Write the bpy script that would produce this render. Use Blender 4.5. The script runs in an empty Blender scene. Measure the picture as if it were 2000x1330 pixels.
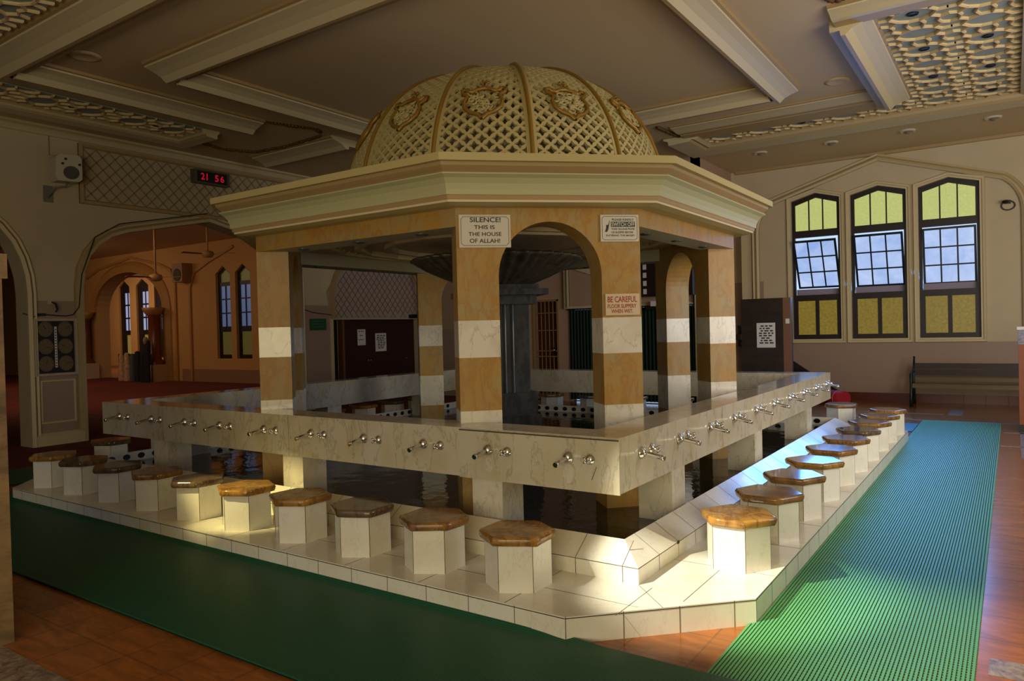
import bpy, bmesh, math, random
from mathutils import Vector, Matrix
S = bpy.context.scene
PI = math.pi
# ------------------------------------------------------------------ camera
cam = bpy.data.cameras.new('camera')
camo = bpy.data.objects.new('camera', cam)
S.collection.objects.link(camo)
cam.sensor_width = 36
cam.lens = 1434.57 / 2000 * 36
cam.shift_x = 0.01009
cam.shift_y = -0.00141
cam.clip_start = 0.05
cam.clip_end = 200
Rv = Vector((0.82065939, 0.57084838, -0.02550075))
Uv = Vector((0.01263047, 0.0264947, 0.99956916))
Fv = Vector((-0.57127807, 0.8206279, -0.01453304))
m = Matrix((Rv, Uv, -Fv)).transposed().to_4x4()
m.translation = Vector((1.9397, -3.9848, 1.6))
camo.matrix_world = m
S.camera = camo
# ------------------------------------------------------------------ colour management, sky, lights
S.view_settings.view_transform = 'Standard'
S.view_settings.look = 'None'
S.view_settings.gamma = 1
S.view_settings.use_curve_mapping = False
S.view_settings.exposure = 0.0
S.cycles.use_denoising = True
S.cycles.max_bounces = 6
S.cycles.diffuse_bounces = 3
S.cycles.glossy_bounces = 3
S.cycles.transmission_bounces = 3
S.cycles.sample_clamp_indirect = 4
S.cycles.caustics_reflective = False
S.cycles.caustics_refractive = False
W = bpy.data.worlds.new('sky')
S.world = W
W.use_nodes = True
W.node_tree.nodes['Background'].inputs[0].default_value = (0.55, 0.72, 1.0, 1)
W.node_tree.nodes['Background'].inputs[1].default_value = 1.1

def area(name, loc, target, sx, sy, power, col, spread=180):
    l = bpy.data.lights.new(name, 'AREA')
    l.shape = 'RECTANGLE'
    l.size = sx
    l.size_y = sy
    l.energy = power
    l.color = col
    l.spread = math.radians(spread)
    o = bpy.data.objects.new(name, l)
    S.collection.objects.link(o)
    o.location = loc
    o.rotation_euler = (Vector(target) - Vector(loc)).to_track_quat('-Z', 'Y').to_euler()
    return o

def spot(name, loc, target, power, col, angle, blend=0.4, r=0.04):
    l = bpy.data.lights.new(name, 'SPOT')
    l.energy = power
    l.color = col
    l.spot_size = math.radians(angle)
    l.spot_blend = blend
    l.shadow_soft_size = r
    o = bpy.data.objects.new(name, l)
    S.collection.objects.link(o)
    o.location = loc
    o.rotation_euler = (Vector(target) - Vector(loc)).to_track_quat('-Z', 'Y').to_euler()
    return o

WARM = (1.0, 0.74, 0.36)
NEUT = (1.0, 0.86, 0.68)
DAY = (0.62, 0.76, 1.0)
# daylight through the three windows of the far wall
area('daylight_windows', (-0.15, 11.7, 2.75), (0.3, 5, -0.8), 3.0, 2.0, 95, (0.1, 0.36, 1.0), 100)
# daylight from the side entrance at the right; warm fill added behind the camera, tilted up
area('daylight_side', (5.7, 2.5, 2.4), (-.6, 10.5, 2.6), 5.0, 3.0, 285, (0.97, 0.9, 0.83), 170)
area('front_fill', (2.6, -7.7, 1.6), (-0.6, 0.0, 5.5), 4.5, 2.0, 215, (1.0, 0.81, 0.40), 175)
# downlights of the ceiling
spot('downlight_corner', (-2.1, -4.3, 4.6), (0.60, 0.05, 0.15), 4300, (1.0, 0.93, 0.74), 11.5, 0.7, .03)
spot('downlight_mat', (1.2, -1.4, 4.6), (1.6, 0.0, 0.0), 1050, (1.0, 0.82, 0.42), 27, 0.9)
spot('downlight_left', (-4.6, -4.2, 4.6), (-3.0, -.3, 0.2), 2100, (1.0, 0.84, 0.36), 10, 0.7, .03)

# ------------------------------------------------------------------ helpers
C = S.collection

def lin(c):
    return tuple(((x / 255) / 12.92 if x / 255 <= .04045 else ((x / 255 + .055) / 1.055) ** 2.4) for x in c) + (1,)

MATS = {}

def mat(name, col, rough=.5, metal=0, spec=.5, noise=None, bump=None, emit=None, coat=0):
    """noise=(scale, colour2, stretch) mottles the surface; bump=(scale, strength)"""
    if name in MATS:
        return MATS[name]
    M = bpy.data.materials.new(name)
    MATS[name] = M
    M.use_nodes = True
    nt = M.node_tree
    b = nt.nodes['Principled BSDF']
    b.inputs['Base Color'].default_value = lin(col)
    b.inputs['Roughness'].default_value = rough
    b.inputs['Metallic'].default_value = metal
    b.inputs['Specular IOR Level'].default_value = spec
    b.inputs['Coat Weight'].default_value = coat
    if emit:
        b.inputs['Emission Color'].default_value = lin(emit[0])
        b.inputs['Emission Strength'].default_value = emit[1]
    geo = None
    if noise or bump:
        geo = nt.nodes.new('ShaderNodeNewGeometry')
    if noise:
        mp = nt.nodes.new('ShaderNodeMapping')
        mp.inputs['Scale'].default_value = noise[2] if len(noise) > 2 else (1, 1, 1)
        nt.links.new(geo.outputs['Position'], mp.inputs[0])
        n = nt.nodes.new('ShaderNodeTexNoise')
        n.inputs['Scale'].default_value = noise[0]
        n.inputs['Detail'].default_value = 6
        n.inputs['Roughness'].default_value = .65
        n.inputs['Distortion'].default_value = .6
        nt.links.new(mp.outputs[0], n.inputs[0])
        r = nt.nodes.new('ShaderNodeValToRGB')
        r.color_ramp.elements[0].position = .36
        r.color_ramp.elements[0].color = lin(col)
        r.color_ramp.elements[1].position = .66
        r.color_ramp.elements[1].color = lin(noise[1])
        nt.links.new(n.outputs[0], r.inputs[0])
        nt.links.new(r.outputs[0], b.inputs['Base Color'])
        if emit:
            nt.links.new(r.outputs[0], b.inputs['Emission Color'])
    if bump:
        n = nt.nodes.new('ShaderNodeTexNoise')
        n.inputs['Scale'].default_value = bump[0]
        n.inputs['Detail'].default_value = 4
        nt.links.new(geo.outputs['Position'], n.inputs[0])
        bp = nt.nodes.new('ShaderNodeBump')
        bp.inputs['Strength'].default_value = bump[1]
        bp.inputs['Distance'].default_value = .02
        nt.links.new(n.outputs[0], bp.inputs['Height'])
        nt.links.new(bp.outputs[0], b.inputs['Normal'])
    return M

def marble(name, base, vein, stain=None, scale=2.2, rough=.2, vw=.018, stains=.5, vs=.6):
    if name in MATS:
        return MATS[name]
    M = bpy.data.materials.new(name)
    MATS[name] = M
    M.use_nodes = True
    nt = M.node_tree
    L = nt.links.new
    b = nt.nodes['Principled BSDF']
    b.inputs['Roughness'].default_value = rough
    geo = nt.nodes.new('ShaderNodeNewGeometry')
    n1 = nt.nodes.new('ShaderNodeTexNoise')
    n1.inputs['Scale'].default_value = scale
    n1.inputs['Detail'].default_value = 7
    n1.inputs['Roughness'].default_value = .62
    n1.inputs['Distortion'].default_value = .35
    mpv = nt.nodes.new('ShaderNodeMapping')
    mpv.inputs['Rotation'].default_value = (.5, .6, .3)
    mpv.inputs['Scale'].default_value = (1, 1, .45)
    L(geo.outputs['Position'], mpv.inputs[0])
    L(mpv.outputs[0], n1.inputs[0])
    r = nt.nodes.new('ShaderNodeValToRGB')
    cr = r.color_ramp
    cr.elements[0].position = .5 - vw * 2.4
    cr.elements[0].color = (0, 0, 0, 1)
    cr.elements[1].position = .5
    cr.elements[1].color = (1, 1, 1, 1)
    e = cr.elements.new(.5 + vw)
    e.color = (0, 0, 0, 1)
    L(n1.outputs[0], r.inputs[0])
    n2 = nt.nodes.new('ShaderNodeTexNoise')
    n2.inputs['Scale'].default_value = scale * .9
    n2.inputs['Detail'].default_value = 5
    L(geo.outputs['Position'], n2.inputs[0])
    r2 = nt.nodes.new('ShaderNodeValToRGB')
    r2.color_ramp.elements[0].position = .42
    r2.color_ramp.elements[0].color = (0, 0, 0, 1)
    r2.color_ramp.elements[1].position = .68
    r2.color_ramp.elements[1].color = (1, 1, 1, 1)
    L(n2.outputs[0], r2.inputs[0])
    mu = nt.nodes.new('ShaderNodeMath')
    mu.operation = 'MULTIPLY'
    L(r.outputs[0], mu.inputs[0])
    mu.inputs[1].default_value = vs
    mx1 = nt.nodes.new('ShaderNodeMix')
    mx1.data_type = 'RGBA'
    mx1.inputs['A'].default_value = lin(base)
    mx1.inputs['B'].default_value = lin(stain or tuple(int(x * .86) for x in base))
    mu2 = nt.nodes.new('ShaderNodeMath')
    mu2.operation = 'MULTIPLY'
    mu2.inputs[1].default_value = stains
    L(r2.outputs[0], mu2.inputs[0])
    L(mu2.outputs[0], mx1.inputs['Factor'])
    mx2 = nt.nodes.new('ShaderNodeMix')
    mx2.data_type = 'RGBA'
    L(mu.outputs[0], mx2.inputs['Factor'])
    L(mx1.outputs['Result'], mx2.inputs['A'])
    mx2.inputs['B'].default_value = lin(vein)
    L(mx2.outputs['Result'], b.inputs['Base Color'])
    return M

def floor_mat(name, c1, c2, mortar, w, rough):
    M = bpy.data.materials.new(name)
    MATS[name] = M
    M.use_nodes = True
    nt = M.node_tree
    L = nt.links.new
    b = nt.nodes['Principled BSDF']
    b.inputs['Roughness'].default_value = rough
    geo = nt.nodes.new('ShaderNodeNewGeometry')
    mp = nt.nodes.new('ShaderNodeMapping')
    mp.inputs['Location'].default_value = (0.02, 0.0, 0)
    L(geo.outputs['Position'], mp.inputs[0])
    t = nt.nodes.new('ShaderNodeTexBrick')
    t.offset = 0
    t.inputs['Scale'].default_value = 1
    t.inputs['Brick Width'].default_value = w
    t.inputs['Row Height'].default_value = w
    t.inputs['Mortar Size'].default_value = .006
    t.inputs['Color1'].default_value = lin(c1)
    t.inputs['Color2'].default_value = lin(c2)
    t.inputs['Mortar'].default_value = lin(mortar)
    L(mp.outputs[0], t.inputs[0])
    n = nt.nodes.new('ShaderNodeTexNoise')
    n.inputs['Scale'].default_value = 3.2
    n.inputs['Detail'].default_value = 8
    n.inputs['Distortion'].default_value = 1.5
    mp2 = nt.nodes.new('ShaderNodeMapping')
    mp2.inputs['Scale'].default_value = (1, 3.4, 1)
    L(geo.outputs['Position'], mp2.inputs[0])
    L(mp2.outputs[0], n.inputs[0])
    r = nt.nodes.new('ShaderNodeValToRGB')
    r.color_ramp.elements[0].position = .3
    r.color_ramp.elements[0].color = (.68, .68, .68, 1)
    r.color_ramp.elements[1].position = .7
    r.color_ramp.elements[1].color = (1.15, 1.15, 1.15, 1)
    L(n.outputs[0], r.inputs[0])
    mx = nt.nodes.new('ShaderNodeMix')
    mx.data_type = 'RGBA'
    mx.blend_type = 'MULTIPLY'
    mx.inputs['Factor'].default_value = 1
    L(t.outputs['Color'], mx.inputs['A'])
    L(r.outputs[0], mx.inputs['B'])
    L(mx.outputs['Result'], b.inputs['Base Color'])
    return M

# palette
WHITE = marble('white_marble', (214, 206, 186), (150, 140, 128), (186, 176, 152), 5, .2, .01, .6, .5)
TILE = marble('white_marble_tile', (226, 222, 206), (186, 178, 160), (216, 206, 182), 5, .16, .006, .5, .35)
TROUGH = marble('veined_marble', (198, 190, 168), (122, 114, 98), (182, 166, 122), 4.2, .13, .012, .55, .42)
YELLOW = marble('yellow_marble', (162, 124, 54), (146, 96, 30), (152, 134, 88), 6.0, .5, .035, .9, .5)
GROUT = mat('dark_grout', (74, 62, 44), .8)
SLABS = [marble('golden_stone', (168, 124, 56), (96, 62, 28), (126, 86, 40), 7.0, .1, .03, .9, .7), marble('grey_brown_stone', (112, 90, 66), (60, 44, 34), (84, 66, 48), 7.0, .08, .03, .9, .7)]
SLAB = marble('brown_stone', (150, 108, 58), (80, 54, 32), (104, 74, 44), 7.0, .1, .03, .9, .7)
CHROME = mat('chrome', (216, 216, 214), .1, 1)
CREAM = mat('cream_plaster', (178, 162, 110), .5)
PLAST = mat('ceiling_paint', (204, 180, 138), .6)
PEACH = mat('peach_paint', (156, 130, 86), .5)
PALEG = mat('pale_green_cream', (172, 168, 126), .5)
WALLC = mat('wall_cream', (200, 184, 150), .7, noise=(.8, (192, 176, 143)))
WALLD = mat('wall_dado', (160, 136, 118), .55)
MOULD = mat('moulding_cream', (204, 188, 148), .5)
MOULD2 = mat('moulding_tan', (168, 142, 96), .5)
GOLD = mat('gold_paint', (140, 106, 36), .4, .25)
DARKW = mat('dark_wood', (40, 26, 20), .4, noise=(6, (30, 18, 14), (1, 1, .2)))
MAROON = mat('maroon_wood', (46, 14, 12), .35)
BLACK = mat('black', (14, 13, 12), .5)
WATER = mat('pool_water', (22, 30, 16), .04, 0, .6, bump=(5, .25))
MATG = mat('green_rubber', (22, 82, 56), .45)
MATG2 = mat('light_green_rubber', (84, 148, 96), .48, 0, .35)
FLOOR = floor_mat('terracotta_tile', (156, 94, 44), (146, 87, 40), (124, 78, 42), .345, .22)
MOSAIC = mat('mosaic_strip', (156, 142, 124), .35, noise=(22, (86, 56, 46)))
PAPER = mat('white_paper', (214, 210, 204), .7)
INK = mat('sign_ink', (44, 48, 44), .7)
CARPET = mat('red_carpet', (120, 34, 18), .9, noise=(1.2, (84, 22, 12), (.3, 3, 1)))
HALLW = mat('hall_wall', (198, 150, 92), .7)

class B:
    def __init__(s):
        s.v = []
        s.f = []
        s.m = []
        s.mats = []
        s.smooth = []

    def mi(s, M):
        if M not in s.mats:
            s.mats.append(M)
        return s.mats.index(M)

    def add(s, vs, fs, M, smooth=False):
        k = len(s.v)
        i = s.mi(M)
        s.v += [tuple(v) for v in vs]
        for f in fs:
            s.f.append([a + k for a in f])
            s.m.append(i)
            s.smooth.append(smooth)
        return s

    def box(s, a, b, M):
        x0, y0, z0 = [min(p, q) for p, q in zip(a, b)]
        x1, y1, z1 = [max(p, q) for p, q in zip(a, b)]
        return s.add([(x0, y0, z0), (x1, y0, z0), (x1, y1, z0), (x0, y1, z0), (x0, y0, z1), (x1, y0, z1), (x1, y1, z1), (x0, y1, z1)],
                     [(0, 3, 2, 1), (4, 5, 6, 7), (0, 1, 5, 4), (1, 2, 6, 5), (2, 3, 7, 6), (3, 0, 4, 7)], M)

    def prism(s, poly, z0, z1, M, t=None, Mtop=None):
        """poly: list of (a,b) ccw; t maps (a,b,h)->xyz"""
        t = t or (lambda a, b, h: (a, b, h))
        n = len(poly)
        vs = [t(a, b, z0) for a, b in poly] + [t(a, b, z1) for a, b in poly]
        s.add(vs, [tuple(range(n - 1, -1, -1))] + [(i, (i + 1) % n, n + (i + 1) % n, n + i) for i in range(n)], M)
        return s.add([t(a, b, z1) for a, b in poly], [tuple(range(n))], Mtop or M)

    def tube(s, pts, r, M, n=8, caps=True, smooth=True):
        pts = [Vector(p) for p in pts]
        rs = r if isinstance(r, (list, tuple)) else [r] * len(pts)
        vs = []
        prev = None
        for i, p in enumerate(pts):
            d = (pts[min(i + 1, len(pts) - 1)] - pts[max(i - 1, 0)])
            d.normalize()
            if prev is None:
                a = d.orthogonal().normalized()
            else:
                a = (prev - d * prev.dot(d))
                if a.length < 1e-5:
                    a = d.orthogonal()
                a.normalize()
            prev = a
            c = d.cross(a)
            for k in range(n):
                th = 2 * PI * k / n
                vs.append(p + (a * math.cos(th) + c * math.sin(th)) * rs[i])
        fs = []
        for i in range(len(pts) - 1):
            for k in range(n):
                fs.append((i * n + k, i * n + (k + 1) % n, (i + 1) * n + (k + 1) % n, (i + 1) * n + k))
        s.add(vs, fs, M, smooth)
        if caps:
            s.add([vs[k] for k in range(n)], [tuple(range(n - 1, -1, -1))], M)
            q = (len(pts) - 1) * n
            s.add([vs[q + k] for k in range(n)], [tuple(range(n))], M)
        return s

    def lathe(s, prof, M, n=24, t=None, smooth=True, flute=None):
        """prof: (r,z); t maps local xyz->xyz; flute(angle, r)->r"""
        t = t or (lambda x, y, z: (x, y, z))
        vs = []
        for r, z in prof:
            for k in range(n):
                th = 2 * PI * k / n
                rr = flute(th, r) if flute else r
                vs.append(t(rr * math.cos(th), rr * math.sin(th), z))
        fs = []
        for i in range(len(prof) - 1):
            for k in range(n):
                fs.append((i * n + k, i * n + (k + 1) % n, (i + 1) * n + (k + 1) % n, (i + 1) * n + k))
        return s.add(vs, fs, M, smooth)

    def sweep(s, path, prof, M, closed=False, t=None, smooth=False, mats=None):
        """path 2D points; prof list of (offset to the left of travel, height); mitred. t(a,b,h)->xyz"""
        t = t or (lambda a, b, h: (a, b, h))
        n = len(path)
        P = [Vector(p) for p in path]
        rows = []
        for i in range(n):
            if closed:
                d0 = (P[i] - P[i - 1]).normalized()
                d1 = (P[(i + 1) % n] - P[i]).normalized()
            else:
                d0 = (P[i] - P[i - 1]).normalized() if i > 0 else None
                d1 = (P[i + 1] - P[i]).normalized() if i < n - 1 else None
                d0 = d0 or d1
                d1 = d1 or d0
            n0 = Vector((-d0.y, d0.x))
            n1 = Vector((-d1.y, d1.x))
            mm = (n0 + n1)
            mm = mm / max(mm.length_squared / 2, 1e-6)
            rows.append([t(P[i].x + mm.x * o, P[i].y + mm.y * o, h) for o, h in prof])
        k = len(prof)
        vs = [v for r in rows for v in r]
        for j in range(k - 1):
            fs = []
            for i in range(n if closed else n - 1):
                a = i * k + j
                b_ = ((i + 1) % n) * k + j
                fs.append((a, b_, b_ + 1, a + 1))
            sub = sorted(set(q for f in fs for q in f))
            idx = {q: w for w, q in enumerate(sub)}
            s.add([vs[q] for q in sub], [tuple(idx[q] for q in f) for f in fs], mats[j] if mats else M, smooth)
        if not closed:
            s.add(rows[0], [tuple(range(k))], M)
            s.add(rows[-1], [tuple(range(k - 1, -1, -1))], M)
        return s

    def plate(s, outer, holes, h0, h1, M, t=None, Medge=None):
        """flat plate with holes between heights h0,h1"""
        t = t or (lambda a, b, h: (a, b, h))
        bm = bmesh.new()
        es = []
        for loop in [outer] + holes:
            vv = [bm.verts.new((a, b, 0)) for a, b in loop]
            for i in range(len(vv)):
                es.append(bm.edges.new((vv[i], vv[(i + 1) % len(vv)])))
        bmesh.ops.triangle_fill(bm, use_beauty=True, use_dissolve=False, edges=es)
        bm.verts.ensure_lookup_table()
        bm.verts.index_update()
        vs = [(v.co.x, v.co.y) for v in bm.verts]
        fs = [tuple(v.index for v in f.verts) for f in bm.faces]
        bm.free()
        s.add([t(a, b, h1) for a, b in vs], fs, M)
        s.add([t(a, b, h0) for a, b in vs], [f[::-1] for f in fs], M)
        for loop in [outer] + holes:
            n = len(loop)
            s.add([t(a, b, h0) for a, b in loop] + [t(a, b, h1) for a, b in loop],
                  [(i, (i + 1) % n, n + (i + 1) % n, n + i) for i in range(n)], Medge or M)
        return s

    def build(s, name, parent=None, origin=None, fix=True):
        me = bpy.data.meshes.new(name)
        off = Vector((0, 0, 0))
        p = parent
        while p is not None:
            off += Vector(p.location)
            p = p.parent
        if origin is not None and parent is None:
            off = Vector(origin)
        me.from_pydata([tuple(Vector(v) - off) for v in s.v], [], s.f)
        for M in s.mats:
            me.materials.append(M)
        for i, p in enumerate(me.polygons):
            p.material_index = s.m[i]
            p.use_smooth = s.smooth[i]
        if fix:
            bm = bmesh.new()
            bm.from_mesh(me)
            bmesh.ops.remove_doubles(bm, verts=bm.verts, dist=1e-5)
            bmesh.ops.recalc_face_normals(bm, faces=bm.faces)
            bm.to_mesh(me)
            bm.free()
        me.update()
        o = bpy.data.objects.new(name, me)
        C.objects.link(o)
        if parent is not None:
            o.parent = parent
        elif origin is not None:
            o.location = origin
        return o

def thing(name, label, cat, loc=(0, 0, 0), group=None, rz=0):
    o = bpy.data.objects.new(name, None)
    C.objects.link(o)
    o.location = loc
    o.rotation_euler = (0, 0, rz)
    o.empty_display_size = .1
    o['label'] = label
    o['category'] = cat
    if group:
        o['group'] = group
    return o

def tag(o, label, cat, group=None):
    o['label'] = label
    o['category'] = cat
    if group:
        o['group'] = group
    return o

def struct(o):
    o['kind'] = 'structure'
    return o

def dup(root, loc, label, group=None, rz=None, name=None):
    r = root.copy()
    C.objects.link(r)
    r.location = loc
    if rz is not None:
        r.rotation_euler = (0, 0, rz)
    r['label'] = label
    if group:
        r['group'] = group
    for ch in list(root.children):
        c = ch.copy()
        C.objects.link(c)
        c.parent = r
        for g in list(ch.children):
            d = g.copy()
            C.objects.link(d)
            d.parent = c
    return r

def text_into(b, string, a0, z0, a1, z1, M, t, h=0.0, thick=.0015):
    """flat lettering filling the box a0..a1, z0..z1 of a surface; t(a,z,h)->xyz"""
    cu = bpy.data.curves.new('t', 'FONT')
    cu.body = string
    cu.resolution_u = 3
    cu.offset = .018
    ob = bpy.data.objects.new('t', cu)
    C.objects.link(ob)
    dg = bpy.context.evaluated_depsgraph_get()
    me = bpy.data.meshes.new_from_object(ob.evaluated_get(dg))
    xs = [v.co.x for v in me.vertices]
    ys = [v.co.y for v in me.vertices]
    x0, x1, y0, y1 = min(xs), max(xs), min(ys), max(ys)
    vs = [t(a0 + (v.co.x - x0) / (x1 - x0) * (a1 - a0), z0 + (v.co.y - y0) / (y1 - y0) * (z1 - z0), h) for v in me.vertices]
    b.add(vs, [tuple(p.vertices) for p in me.polygons], M)
    C.objects.unlink(ob)
    bpy.data.objects.remove(ob)
    bpy.data.meshes.remove(me)
    bpy.data.curves.remove(cu)

ORD = ['nearest', 'second', 'third', 'fourth', 'fifth', 'sixth', 'seventh', 'eighth', 'ninth', 'farthest']
rnd = random.Random(4)

# ------------------------------------------------------------------ room shell
XL, YW, ZC = -10.0, 11.905, 4.81
XR, YF = 6.0, -8.0
b = B()
b.box((-45, YF, -.2), (XR + .3, 24, 0), FLOOR)
for (x0, y0, x1, y1) in [(1.83, -.1, 3.4, .1), (-2.6, -2.66, -1.2, -2.36), (-5.2, -2.66, -2.7, -2.36), (1.80, 6.86, 3.2, 6.9), (1.82, 8.1, 2.6, 8.16), (.3, 9.12, 2.4, 9.18),
                         (-.2, 10.0, 1.0, 10.07), (1.05, 9.95, 1.25, 10.9), (-.4, 9.3, .6, 9.36), (2.0, 6.0, 2.05, 9.2)]:
    b.box((x0, y0, -.01), (x1, y1, .002), MOSAIC)
struct(b.build('floor'))
b = B()
b.box((-45, YF, -.01), (-8.3, 11.4, .012), CARPET)
tag(b.build('red_carpet'), 'dark red striped carpet covering the prayer hall floor behind the arch', 'carpet')

b = B()
b.box((-45, YF, ZC), (XR + .3, 24, ZC + .2), PLAST)
struct(b.build('ceiling'))

def arc(cx, cz, r, a0, a1, n, rz=None):
    return [(cx + r * math.cos(math.radians(a0 + (a1 - a0) * i / n)), cz + (rz or r) * math.sin(math.radians(a0 + (a1 - a0) * i / n))) for i in range(n + 1)]

# window wall (far, faces -y)
WIN = [(-1.78, -.86), (-.665, .305), (.505, 1.475)]
ZB, ZS, ZA = 1.22, 4.05, 4.18

def win_poly(x0, x1, g=0):
    c = (x0 + x1) / 2
    return [(x0 + g, ZB + g), (x1 - g, ZB + g), (x1 - g, ZS - g), (c, ZA - g), (x0 + g, ZS - g)]

tw = lambda a, z, h: (a, YW + h, z)
b = B()
b.plate([(-3.0, 0), (XR, 0), (XR, ZC), (-3.0, ZC)], [win_poly(*w) for w in WIN], 0, .3, WALLC, tw)
# the darker painted dado of the alcove and the pier left of it
b.box((-2.3, YW - .004, .16), (2.3, YW + .01, 1.14), WALLD)
for x0, x1 in [(-3.0, -2.36)]:
    b.box((x0, YW - .004, .16), (x1, YW + .01, 2.45), WALLD)
b.box((2.36, YW - .004, .16), (XR, YW + .01, 2.2), WALLD)
struct(b.build('wall_back'))
b = B()
b.box((-2.9, YW - .02, 0), (XR, YW, .165), mat('skirting_tile', (96, 44, 28), .3))
for i in range(30):
    b.box((-2.9 + i * .34, YW - .022, 0), (-2.894 + i * .34, YW - .02, .165), GROUT)
struct(b.build('baseboard_back'))
# pointed arch moulding round the three windows
path = [(-2.5, .17), (-2.5, 3.45)] + arc(-1.9, 3.45, .6, 180, 118, 6, .72)[1:] + [(-.17, 4.72)] + [(-.34 - x, z) for x, z in reversed([(-2.5, .17), (-2.5, 3.45)] + arc(-1.9, 3.45, .6, 180, 118, 6, .72)[1:])]
b = B()
b.sweep(path, [(-.07, 0), (-.07, -.05), (-.03, -.09), (.0, -.05), (.03, -.03), (.06, -.06), (.07, 0)], MOULD, t=tw,
        mats=[MOULD2, MOULD, MOULD, MOULD2, MOULD, MOULD2])
struct(b.build('trim_1'))
FRAME = mat('window_frame', (34, 24, 26), .45)
GY = mat('yellow_glass', (190, 204, 120), .35, emit=((0, 0, 0), 0), noise=(30, (214, 214, 130)))
GB = mat('blue_glass', (150, 180, 236), .35, emit=((0, 0, 0), 0), noise=(1.3, (196, 214, 250)))
GM = mat('amber_glass', (122, 102, 30), .35, emit=((0, 0, 0), 0), noise=(24, (150, 128, 48)))
for g_, st in ((GY, .8), (GB, .95), (GM, .72)):
    g_.node_tree.nodes['Principled BSDF'].inputs['Emission Strength'].default_value = st
    g_.node_tree.nodes['Principled BSDF'].inputs['Base Color'].default_value = (.02, .02, .02, 1)
    for l_ in list(g_.node_tree.links):
        if l_.to_socket.name == 'Base Color':
            g_.node_tree.links.remove(l_)
for wi, (x0, x1) in enumerate(WIN):
    c = (x0 + x1) / 2
    # surround moulding
    root = thing('window_%d' % (wi + 1), ['left', 'middle', 'right'][wi] + ' pointed window with yellow top lights and a tilted blue sash', 'window', (c, YW, ZB))
    root['kind'] = 'structure'
    fr = B()
    fr.sweep(win_poly(x0, x1)[::1], [(.0, .02), (.0, -.03), (-.03, -.03), (-.04, -.05), (-.075, -.055), (-.09, 0)], MOULD, True, tw)
    fr.build('surround', root)
    fr = B()
    fr.plate(win_poly(x0, x1), [[(x0 + .065, 3.44), (x1 - .065, 3.44), (x1 - .065, 3.965), (c, 4.09), (x0 + .065, 3.965)],
                                [(x0 + .05, 2.12), (x1 - .05, 2.12), (x1 - .05, 3.30), (x0 + .05, 3.30)],
                                [(x0 + .09, 1.31), (c - .035, 1.31), (c - .035, 2.0), (x0 + .09, 2.0)],
                                [(c + .035, 1.31), (x1 - .09, 1.31), (x1 - .09, 2.0), (c + .035, 2.0)]], .06, .14, FRAME, tw)
    w3 = (x1 - x0 - .13) / 3
    for k in (1, 2):
        fr.box((x0 + .065 + w3 * k - .012, YW + .07, 3.44), (x0 + .065 + w3 * k + .012, YW + .12, 4.06), FRAME)
    fr.build('window_frame', root)
    for k in range(3):
        p = B()
        xa, xb = x0 + .065 + w3 * k, x0 + .065 + w3 * (k + 1)
        zt = lambda x: 3.965 + (4.09 - 3.965) * (1 - abs(x - c) / ((x1 - x0 - .13) / 2))
        poly = [(xa, 3.44), (xb, 3.44), (xb, zt(xb))] + ([(c, 4.09)] if k == 1 else []) + [(xa, zt(xa))]
        p.prism(poly, .095, .1, GY, tw)
        p.build('pane', root)
    for xa, xb in ((x0 + .09, c - .035), (c + .035, x1 - .09)):
        p = B()
        p.box((xa, YW + .095, 1.31), (xb, YW + .1, 2.0), GM)
        p.build('pane', root)
    # tilting sash, top leaning into the room
    tilt = math.radians((27, 20, 11)[wi])
    hz, zc_ = .53, 2.745
    def ts(a, z, h, tilt=tilt, zc_=zc_):
        return (a, YW + .1 - (z - zc_) * math.sin(tilt) + h * math.cos(tilt), zc_ + (z - zc_) * math.cos(tilt) + h * math.sin(tilt))
    s0, s1 = x0 + .055, x1 - .055
    sb = B()
    ww = (s1 - s0 - .05) / 3
    wh = (hz * 2 - .05) / 3
    holes = []
    for i in range(3):
        for j in range(3):
            xa = s0 + .025 + ww * i + .013
            za = zc_ - hz + .025 + wh * j + .013
            holes.append([(xa, za), (xa + ww - .026, za), (xa + ww - .026, za + wh - .026), (xa, za + wh - .026)])
    sb.plate([(s0, zc_ - hz), (s1, zc_ - hz), (s1, zc_ + hz), (s0, zc_ + hz)], holes, -.018, .018, mat('sash_frame', (22, 34, 44), .4), ts)
    sash = sb.build('tilting_sash', root)
    gb = B()
    for hh in holes:
        gb.prism(hh, -.003, .003, GB, ts)
    gb.build('pane', sash)
    st = B()
    st.box((x0 + .05, YW + .16, 2.1), (x1 - .05, YW + .3, 2.24), mat('outer_sill', (150, 140, 160), .6))
    st.build('sill', root)

# left wall (x = -10, faces +x): arches
tl = lambda a, z, h: (XL - h, a, z)   # a=y
ARCH = [(1.72, 0), (5.95, 0), (5.95, 2.7), (5.9, 2.95), (5.78, 3.14), (5.58, 3.28), (5.3, 3.37), (3.95, 3.66), (2.45, 3.33), (2.2, 3.24), (2.0, 3.1), (1.85, 2.91), (1.755, 2.68), (1.72, 2.4)]
ARCHL = [(-2.2, 0), (.92, 0), (.92, 2.3), (.9, 2.55), (.84, 2.8), (.74, 3.03), (.58, 3.24), (.36, 3.42), (.1, 3.54), (-.6, 3.72), (-1.4, 3.52), (-1.8, 3.3), (-2.05, 3.0), (-2.17, 2.7), (-2.2, 2.4)]
DOORL = [(6.88, 0), (9.62, 0), (9.62, 1.88), (6.88, 1.88)]
b = B()
b.plate([(YF, 0), (9.8, 0), (9.8, ZC), (YF, ZC)], [ARCH[:], ARCHL[:], DOORL], 0, .35, WALLC, tl)
for (a0, a1, z1) in [(.94, 1.70, 2.18), (5.97, 6.78, 2.18), (YF, -2.22, 2.18)]:
    b.box((XL + .004, a0, .2), (XL - .01, a1, z1), WALLD)
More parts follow.
